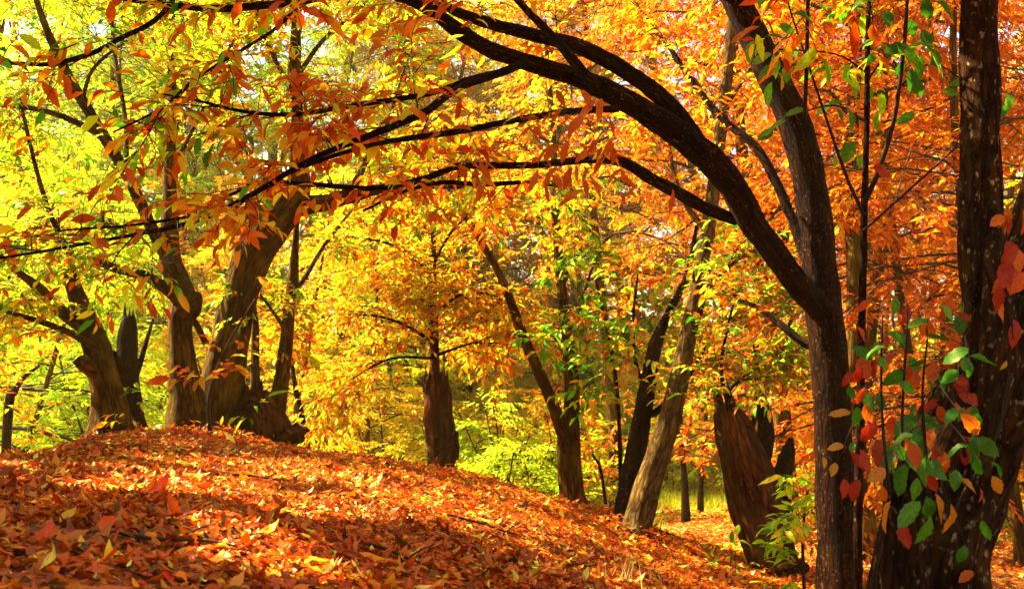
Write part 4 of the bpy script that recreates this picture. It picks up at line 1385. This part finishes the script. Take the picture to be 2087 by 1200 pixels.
    b = base_of(p, .02); p[0] = b
    t = thing('green_sapling', 'little sapling with bright lime green leaves between hollow stump and dark trunk', 'sapling', b)
    part_tube('trunk', t, b, p, q, M_TWIG, 6, 4, 0)
    fo = Foliage(r)
    fo.along(catmull(p, q, 4)[0], .15, 1, 16, .25, .16, 5, 2, (.11, .17), (-.4, .4), .3, .003)
    foliage_split(t, b, fo, col_mix(lambda px, py, u: np.where(u < .3, 4, 0)), 260, carve=False)

    # --- thin whip and far thin trunks
    for rows, d, nm, lab, cat in [([(1266, 1030, 10), (1264, 930, 9), (1258, 800, 8), (1246, 710, 7), (1230, 640, 6), (1212, 560, 4)], 12.3, 'thin_whip', 'thin bare whip of a sapling between the V-forked tree and the dark leaning tree', 'sapling'),
                                  ([(628, 950, 14), (622, 880, 13), (604, 800, 11), (595, 740, 8), (590, 680, 5)], 12.4, 'thin_tree', 'thin crooked young tree growing beside the dark rotten stool', 'sapling'),
                                  ([(1398, 1045, 20), (1395, 980, 14), (1388, 900, 12), (1384, 800, 9), (1380, 700, 6)], 19., 'path_side_tree', 'thin dark tree at the far end of the leaf-strewn path', 'tree'),
                                  ([(1428, 1040, 14), (1428, 980, 12), (1436, 900, 10), (1440, 800, 7)], 21., 'path_end_tree', 'faint slender tree where the path meets the sunlit grass', 'tree'),
                                  ([(12, 900, 20), (18, 830, 20), (28, 800, 16), (48, 770, 9), (80, 745, 6)], 15., 'crooked_tree', 'small crooked tree beyond the short leaning tree', 'tree'),
                                  ([(1240, 1010, 8), (1225, 960, 6), (1210, 930, 5), (1190, 890, 3)], 14., 'bush_sapling', 'low twiggy sapling close beside the V-forked tree', 'sapling')]:
        p, q = px_poly(rows, d, d)
        b = base_of(p, .03); p[0] = b
        t = thing(nm, lab, cat, b)
        part_tube('trunk', t, b, p, q, M_BARK, 8, 4, .05)
        pc = catmull(p, q, 4)[0]
        fo = Foliage(r)
        n = 4 if nm == 'thin_whip' else 12
        fo.along(pc, .35, 1, n, .5 if n < 10 else .9, .3, 5, 4, (.11, .16), (-.1, .7), .2, .005)
        foliage_split(t, b, fo, col_mix(pal_c if nm not in ('path_side_tree', 'path_end_tree') else pal_r), 0, M_TWIG_C)


mid_trees()


# ================================================================== BACKGROUND WOOD
def gen_tree(seed, height, spread, nbr, nsub, ntw, nleaf, low=.12, r0=.13, leaf=(.08, .13), stems=1):
    r = np.random.default_rng(seed)
    mb = MB()
    fo = Foliage(r)
    for s in range(stems):
        lean = r.normal(0, .07 if stems == 1 else .16, 2)
        n = 9
        pts = [np.array([r.normal(0, .12 * (stems > 1)), r.normal(0, .12 * (stems > 1)), -.2])]
        d = np.array([lean[0], lean[1], 1.])
        for i in range(n - 1):
            d = d + np.array([r.normal(0, .07), r.normal(0, .07), 0])
            pts.append(pts[-1] + d / np.linalg.norm(d) * height / (n - 1))
        pts = np.array(pts)
        rad = np.linspace(r0, .015, n) * (1 if stems == 1 else .75)
        mb.tube(pts, rad, 9, 3, .08, seed * 1.3 + s, .4)
        for k in range(nbr // stems):
            t = low + (1 - low) * (k + r.uniform()) / (nbr / stems)
            tt = t * (n - 1)
            i = min(int(tt), n - 2)
            q = pts[i] + (pts[i + 1] - pts[i]) * (tt - i)
            az = r.uniform(0, 6.283)
            L = spread * (1 - .55 * t) * r.uniform(.6, 1.15)
            dd = np.array([math.cos(az), math.sin(az), r.uniform(.1, .75) * (.6 + t)])
            m = 6
            bp = [q]
            for j in range(m - 1):
                dd = dd + r.normal(0, .12, 3) + np.array([0, 0, -.16])
                dd /= np.linalg.norm(dd)
                bp.append(bp[-1] + dd * L / (m - 1))
            bp = np.array(bp)
            br = max(.008, rad[i] * .38)
            fo.tw.add(bp, br, br * .25)
            fo.along(bp, .15, 1, nsub, L * .32, .30, nleaf, ntw, leaf, (-.35, .35), .35, max(.008, br * .35))
    pos, ax, nr, sz = fo.arrays()
    cl = np.array([noise.noise(Vector(p * .55 + seed)) for p in pos])
    rnd = np.clip(.5 + .7 * cl + r.normal(0, .3, len(pos)), 0, 1)
    trunk = mb.mesh('trunk')
    trunk.materials.append(M_BARK_C)
    tw = fo.tw.mesh('branchwork')
    tw.materials.append(M_TWIG_C)
    cr = leaves_mesh('crown', pos, ax, nr, sz, T_FAR, {'rnd': rnd})
    cr.materials.append(M_YL)
    return trunk, tw, cr, len(pos), (pos, ax, nr, sz, rnd), fo.tw


VAR = [gen_tree(101, 11, 3.6, 34, 7, 5, 11, .10), gen_tree(102, 12, 3.2, 36, 7, 5, 11, .14, .11), gen_tree(103, 9.5, 3.8, 32, 7, 5, 11, .08, .10, stems=2),
       gen_tree(104, 13, 3.8, 38, 7, 5, 11, .12, .15), gen_tree(105, 10, 3.4, 33, 7, 5, 11, .10, .09, stems=3), gen_tree(106, 8, 3.0, 30, 7, 5, 11, .08, .08)]
VAR.append(gen_tree(107, 12.5, 3.3, 34, 7, 5, 11, .30, .12))
SHR = [gen_tree(201, 2.2, 1.5, 18, 6, 4, 8, .05, .03, (.07, .12), 3), gen_tree(202, 2.8, 1.7, 20, 6, 4, 8, .05, .03, (.07, .12), 3), gen_tree(203, 1.6, 1.3, 16, 6, 4, 8, .05, .025, (.07, .12), 3)]
print('leaves per variant', [v[3] for v in VAR], [v[3] for v in SHR])

LANDMARK = [(225, 'the short leaning tree'), (385, 'the elbowed tree'), (530, 'the stout leaning tree'), (890, 'the pillar-like old trunk'), (1150, 'the V-forked tree'),
            (1310, 'the tree with the sunlit foot'), (1540, 'the broken hollow stump'), (1690, 'the arching tree'), (1990, 'the gnarled twin trunk')]
HUE = {'yg': 'yellow-green', 'yl': 'golden yellow', 'oy': 'amber', 'or': 'russet orange'}
STEM = ['slender', 'tall', 'two-stemmed', 'big', 'three-stemmed', 'small', 'high-crowned']


def wood_label(pal, kind, px, y, v=None, sc=1.):
    lm = min(LANDMARK, key=lambda a: abs(a[0] - px))[1]
    if kind == 'shrub':
        return '%s %s shrub in the undergrowth %s %s' % (['low', 'bushy', 'little'][v], HUE[pal], 'close behind' if y < 22 else 'far behind', lm)
    zone = 'close behind' if y < 21 else 'in the sunlit wood behind' if y < 32 else 'on the far slope behind' if y < 46 else 'high on the distant slope behind'
    return '%s %s tree %s %s' % (STEM[v], HUE[pal], zone, lm)


LAB = {
    'yg': ('yellow_green_tree', 'yellow-green leaved tree in the sunlit wood behind the bank'),
    'yl': ('golden_tree', 'golden yellow leaved tree in the sunlit wood behind the bank'),
    'oy': ('amber_tree', 'amber leaved tree in the sunlit wood behind the bank'),
    'or': ('russet_tree', 'russet orange leaved tree in the wood beyond the path'),
}
PALM = {'yg': M_YG, 'yl': M_YL, 'oy': M_OY, 'or': M_OR, 'gr': M_GR}


def place(var, x, y, rot, sc, pal, name, label, cat, group):
    z = float(H(np.array([x]), np.array([y]))[0])
    e = thing(name, label, cat, (x, y, z), group)
    e.rotation_euler = (0, 0, rot)
    e.scale = (sc, sc, sc)
    for nm, me in zip(('trunk', 'branchwork', 'crown'), var[:3]):
        o = bpy.data.objects.new(nm, me)
        if nm == 'crown':
            o.material_slots[0].link = 'OBJECT'
            o.material_slots[0].material = PALM[pal]
        if nm != 'trunk':
            o['kind'] = 'stuff'
        link(o, e)


def background():
    r = np.random.default_rng(77)
    spots = []

    def choose(px, y):
        u = r.uniform()
        if px < 520:
            return 'yg' if u < .62 else ('yl' if u < .85 else 'oy')
        if px < 1000:
            return 'yl' if u < .55 else ('oy' if u < .8 else 'yg')
        if px < 1380:
            return 'oy' if u < .5 else ('yl' if u < .75 else 'or')
        return 'or' if u < .68 else ('oy' if u < .9 else 'yg')
    for (px, y, pal, sc) in [(-60, 19, 'yg', 1.2), (20, 18.5, 'yg', .9), (590, 21, 'yl', .95), (690, 24, 'yl', 1.0), (760, 20.5, 'yl', .85), (830, 25, 'yg', .9), (1200, 36, 'oy', 1.7), (1270, 44, 'oy', 2.3), (640, 28, 'oy', 1.1), (910, 29, 'yl', 1.1), (1120, 30, 'yl', 1.1), (420, 26, 'yl', .9), (300, 28, 'yg', .9), (160, 26, 'yg', .9), (500, 31, 'oy', 1.0), (380, 35, 'yg', 1.6), (200, 36, 'yg', 1.7), (90, 38, 'yg', 1.8), (500, 37, 'yg', 1.7), (680, 36, 'yg', 1.6), (820, 37, 'yl', 1.6), (960, 36, 'oy', 1.6), (1130, 37, 'oy', 1.6), (-40, 36, 'yg', 2.0), (120, 45, 'yg', 2.3), (260, 47, 'yg', 2.3), (400, 46, 'yg', 2.3), (610, 47, 'yg', 2.3), (780, 48, 'yl', 2.3), (1900, 30, 'or', 1.7), (2060, 28, 'or', 1.6), (170, 38, 'yg', 2.0), (340, 40, 'yg', 2.1), (520, 40, 'yl', 2.1), (700, 42, 'yg', 2.1), (860, 41, 'yl', 2.1), (1000, 42, 'yl', 2.1), (1150, 42, 'yl', 2.1), (1320, 38, 'oy', 2.0), (1440, 40, 'or', 2.1), (1560, 36, 'or', 2.0), (60, 34, 'yg', 1.6), (600, 37.5, 'yg', 1.5), (760, 38, 'yl', 1.5), (900, 37, 'yl', 1.5), (1040, 38, 'yl', 1.5),
                             (1250, 21, 'oy', 1.2), (1600, 15.5, 'or', 1.15), (1760, 13.5, 'or', 1.15), (1900, 15, 'or', 1.2), (2060, 13, 'or', 1.15), (1700, 20, 'or', 1.4)]:
        x = (px - PW / 2) / F * y
        spots.append((x, y))
        v = 6 if 1150 < px < 1780 and y < 27 else 5 if y < 32 and px < 1200 and sc < 1.2 else int(r.integers(6))
        place(VAR[v], x, y, r.uniform(0, 6.28), sc, pal, LAB[pal][0], wood_label(pal, 'tree', px, y, v), 'tree', LAB[pal][0].replace('_', ' ') + 's of the wood')
    tries = 0
    rings = [(13.5, 19, 16, 2.3), (19, 30, 26, 2.7), (30, 44, 26, 3.6), (44, 75, 34, 4.6)]
    for (y0, y1, n, sep) in rings:
        c = 0
        tries = 0
        while c < n and tries < 4000:
            tries += 1
            y = r.uniform(y0, y1)
            px = r.uniform(-160, PW + 160)
            x = (px - PW / 2) / F * y
            if 560 < px < 1290 and y < 36:
                continue            # the sunlit clearing behind the bank
            if px < 600 and px > 60 and y < 32:
                continue            # the sun comes in here
            if 1000 < px < 1300 and 24 < y < 38:
                continue            # light falls through here on the end of the path
            if 1290 < px < 1520 and y < 34:
                continue            # the path
            if y < 19 and (px < 1540 or y < 15.5 and px < 1700):
                continue
            if any((x - a) ** 2 + (y - b) ** 2 < sep * sep for a, b in spots):
                continue
            spots.append((x, y))
            c += 1
            pal = choose(px + r.normal(0, 80), y)
            nm, lab = LAB[pal]
            v = 6 if 1150 < px < 1780 and y < 27 else int(r.integers(6))
            lab = wood_label(pal, 'tree', px, y, v)
            place(VAR[v], x, y, r.uniform(0, 6.28), r.uniform(.85, 1.2) * (1.15 if y > 40 else 1), pal, nm, lab, 'tree', nm.replace('_', ' ') + 's of the wood')
    for i in range(16):
        px, y = 1290 + 17 * i + r.uniform(-8, 8), r.uniform(25.5, 33)
        x = (px - PW / 2) / F * y
        pal = 'yl' if r.uniform() < .45 else 'yg'
        nm = {'yg': 'lime_shrub', 'yl': 'yellow_shrub'}[pal]
        v = int(r.integers(3))
        place(SHR[v], x, y, r.uniform(0, 6.28), r.uniform(.8, 1.25), pal, nm, '%s %s shrub in the sunlight at the end of the path' % (['low', 'bushy', 'little'][v], HUE[pal]), 'shrub', nm.replace('_', ' ') + 's at the path end')
    for i in range(14):
        px, y = 930 + 19 * i + r.uniform(-9, 9), r.uniform(17.5, 25)
        x = (px - PW / 2) / F * y
        v = int(r.integers(3))
        place(SHR[v], x, y, r.uniform(0, 6.28), r.uniform(.7, 1.15), 'yg' if i % 3 else 'yl', 'lime_shrub', '%s lime yellow shrub in the sunny clearing between the pillar-like trunk and the V-forked tree' % ['low', 'bushy', 'little'][v], 'shrub', 'lime shrubs of the clearing')
    # shrubs along the far foot of the bank and in the clearing
    k = 0
    for _ in range(104):
        y = r.uniform(16.5, 34)
        px = r.uniform(-60, PW + 40)
        if 1190 < px < 1600:
            continue
        x = (px - PW / 2) / F * y
        pal = 'yg' if px < 300 else ('yl' if r.uniform() < .5 else 'yg') if px < 1150 else ('oy' if r.uniform() < .6 else 'or')
        nm = {'yg': 'lime_shrub', 'yl': 'yellow_shrub', 'oy': 'amber_shrub', 'or': 'russet_shrub'}[pal]
        v = int(r.integers(3))
        place(SHR[v], x, y, r.uniform(0, 6.28), r.uniform(.75, 1.2) * (1.5 if px < 560 and y > 19 else 1), pal, nm, wood_label(pal, 'shrub', px, y, v), 'shrub', nm.replace('_', ' ') + 's of the undergrowth')


background()


# neighbours added unseen outside the frame on the left so their crowns shade the bank
def shading_trees():
    for i, (x, y, v, rot, sc, pal, lab) in enumerate([
            (-7.4, 6.2, 0, .4, 1.0, 'oy', 'unseen amber tree added for shade at the near end of the bank with boughs over the litter'),
            (-5.4, 1.8, 3, 2.0, .95, 'or', 'unseen russet tree added for shade on the near side of the bank, short of the arching tree'),
            (-8.6, 10.0, 1, 4.0, 1.0, 'yg', 'unseen yellow-green tree added for shade on the outer flank of the bank beside the short leaning tree'),
            (-10.2, 4.2, 2, 1.0, 1.15, 'yl', 'unseen golden two-stemmed tree added for shade far out on the outer flank of the bank'),
            (-11.0, 8.0, 3, 5.0, 1.0, 'oy', 'big unseen amber tree added for shade at the outer end of the bank beyond the short leaning tree')]):
        pos, ax, nr, sz, rnd = VAR[v][4]
        c, q = math.cos(rot), math.sin(rot)
        R = np.array([[c, -q, 0], [q, c, 0], [0, 0, 1.]])
        z = float(H(np.array([x]), np.array([y]))[0])
        axn = norm(ax)
        k = np.ones(len(pos), bool)
        for f in (0., .5, 1.):
            k &= keep_mask(((pos + axn * (sz * 2.1 * f)[:, None]) @ R.T) * sc + np.array([x, y, z]))
        cr = leaves_mesh('crown', pos[k], ax[k], nr[k], sz[k] * 2.1, T_SHADE, {'rnd': rnd[k]})  # leaves enlarged to deepen the shade, minus those over the sun patches
        cr.materials.append(M_YL)
        tw = Twigs()
        for sg in VAR[v][5].seg:
            if keep_mask((sg[0] @ R.T) * sc + np.array([x, y, z])).all():
                tw.add(*sg)
        twm = tw.mesh('branchwork')
        twm.materials.append(M_TWIG_C)
        place((VAR[v][0], twm, cr), x, y, rot, sc, pal, 'shading_tree', lab, 'tree', None)


shading_trees()


# ------------------------------------------------------------------ grass in the clearing and tufts
def grass():
    r = np.random.default_rng(91)
    n = 42000
    y = r.uniform(15.5, 33, n)
    px = r.uniform(-60, PW + 60, n)
    x = (px - PW / 2) / F * y
    m = ~((x > 2.2) & (y < 21.5))
    x, y = x[m], y[m]
    n = len(x)
    z = H(x, y)
    h = r.uniform(.10, .34, n)
    a = r.uniform(0, 6.28, n)
    wv = np.stack([np.cos(a), np.sin(a), np.zeros(n)], 1) * .010
    p = np.stack([x, y, z - .01], 1)
    tip = p + np.stack([r.normal(0, .08, n), r.normal(0, .08, n), h], 1)
    V = np.stack([p - wv, p + wv, tip], 1).reshape(-1, 3)
    T = np.arange(n * 3).reshape(-1, 3)
    c = pick([(.30, .42, .006), (.40, .46, .008), (.46, .42, .01), (.20, .34, .005)], n)
    mesh_obj('grass', build_mesh('grass', V, None, T, {'col': np.repeat(np.c_[c, np.ones(n)], 3, 0)}), M_LEAF, None, 'stuff')
    g = bpy.data.objects['grass']
    g['label'] = 'sunlit yellow-green grass in the clearing behind the bank'
    g['category'] = 'grass'
    # dry tufts and green tufts near the foot of the bank and by the right-hand tree
    for (px, py, dry, k, lab) in [(1262, 1190, True, 26, 'pale dry grass tuft on the edge of the bank'), (1310, 1185, True, 18, 'small dry grass tuft beside the larger one on the bank edge'),
                                  (1480, 1170, False, 30, 'green weed tuft on the path by the hollow stump'), (2055, 1110, False, 60, 'green leafy weed on the ground beside the gnarled trunk'), (2070, 1060, False, 40, 'tall green weed behind the gnarled trunk')]:
        g0 = ground_at(px, min(py, 1199))
        n = k
        p = g0 + np.stack([r.normal(0, .09, n), r.normal(0, .07, n), np.full(n, -.02)], 1)
        if dry:
            h = r.uniform(.10, .24, n)
            a = r.uniform(0, 6.28, n)
            wv = np.stack([np.cos(a), np.sin(a), np.zeros(n)], 1) * .004
            tip = p + np.stack([r.normal(0, .07, n), r.normal(0, .05, n), h], 1)
            V = np.stack([p - wv, p + wv, tip], 1).reshape(-1, 3)
            c = pick([(.62, .46, .12), (.55, .36, .06)], n)
            me = build_mesh('grass_tuft', V, None, np.arange(n * 3).reshape(-1, 3), {'col': np.repeat(np.c_[c, np.ones(n)], 3, 0)})
        else:
            t = thing('weed', lab, 'weed', g0)
            fo = Foliage(r)
            for k2 in range(max(4, n // 6)):
                st = g0 + np.array([r.normal(0, .12), r.normal(0, .12), -.02])
                fo.twig(st, np.array([r.normal(0, .35), r.normal(0, .35), 1.]), r.uniform(.2, .45), .004, 6, (.08, .15), .5)
            foliage_split(t, g0, fo, col_mix(lambda px, py, u: np.where(u < .8, 4, 0)), 300, carve=False)
            continue
        o = mesh_obj('grass_tuft' if dry else 'weed', me, M_LEAF)
        o['label'] = lab
        o['category'] = 'grass' if dry else 'weed'


grass()
build_litter()


def fallen_twigs():
    r = np.random.default_rng(19)
    for (px, py, ln, an, lab) in [(330, 1120, .5, .3, 'thin fallen twig among the big leaves of the near bank'), (820, 1150, .45, -.4, 'bent fallen twig on the shaded slope of the bank'), (1010, 1090, .6, .15, 'long fallen stick across the sunny patch on the bank'),
                                  (520, 985, .7, .05, 'grey fallen stick below the rotten stool'), (1400, 1110, .8, .5, 'fallen stick lying on the path by the hollow stump'), (1180, 1165, .4, 1.0, 'short fallen twig on the bank edge near the dry grass')]:
        g = ground_at(px, py)
        d = np.array([math.cos(an), math.sin(an), 0])
        pts = []
        for k in range(6):
            q = g + d * ln * (k / 5 - .5) + np.array([r.normal(0, .012), r.normal(0, .02), 0])
            q[2] = float(H(np.array([q[0]]), np.array([q[1]]))[0]) + .035 + r.uniform(0, .015)
            pts.append(q)
        mb = MB()
        mb.tube(pts, np.linspace(.009, .004, 6), 6, 3, .1, px)
        q = pts[3]
        mb.tube([q, q + np.array([.05, .05, .03]), q + np.array([.11, .08, .05])], [.005, .004, .002], 5, 2)
        o = mesh_obj('fallen_twig', mb.mesh('fallen_twig', g), M_TWIG_C, loc=g)
        o['label'] = lab
        o['category'] = 'twig'


fallen_twigs()


def haze():
    lo, hi = np.array([-905., -65., -3.]), np.array([905., 1505., 175.])
    hi[2] = 52.
    V = [(x, y, z) for x in (lo[0], hi[0]) for y in (lo[1], hi[1]) for z in (lo[2], hi[2])]
    Q = [(0, 1, 3, 2), (4, 6, 7, 5), (0, 4, 5, 1), (2, 3, 7, 6), (0, 2, 6, 4), (1, 5, 7, 3)]
    m, n, l = mat_new('haze')
    v = n.new('ShaderNodeVolumePrincipled')
    v.inputs['Color'].default_value = (1.0, .78, .24, 1)
    v.inputs['Density'].default_value = HAZE
    v.inputs['Anisotropy'].default_value = .2
    out = n.new('ShaderNodeOutputMaterial')
    l.new(v.outputs[0], out.inputs['Volume'])
    o = mesh_obj('haze', build_mesh('haze', V, Q, smooth=False), m, None, 'stuff')
    o['label'] = 'thin golden haze of sunlit air filling the wood'
    o['category'] = 'haze'


HAZE = .0009
haze()
print('tris', sum(len(m.polygons) for m in bpy.data.meshes), 'objects', len(bpy.data.objects))
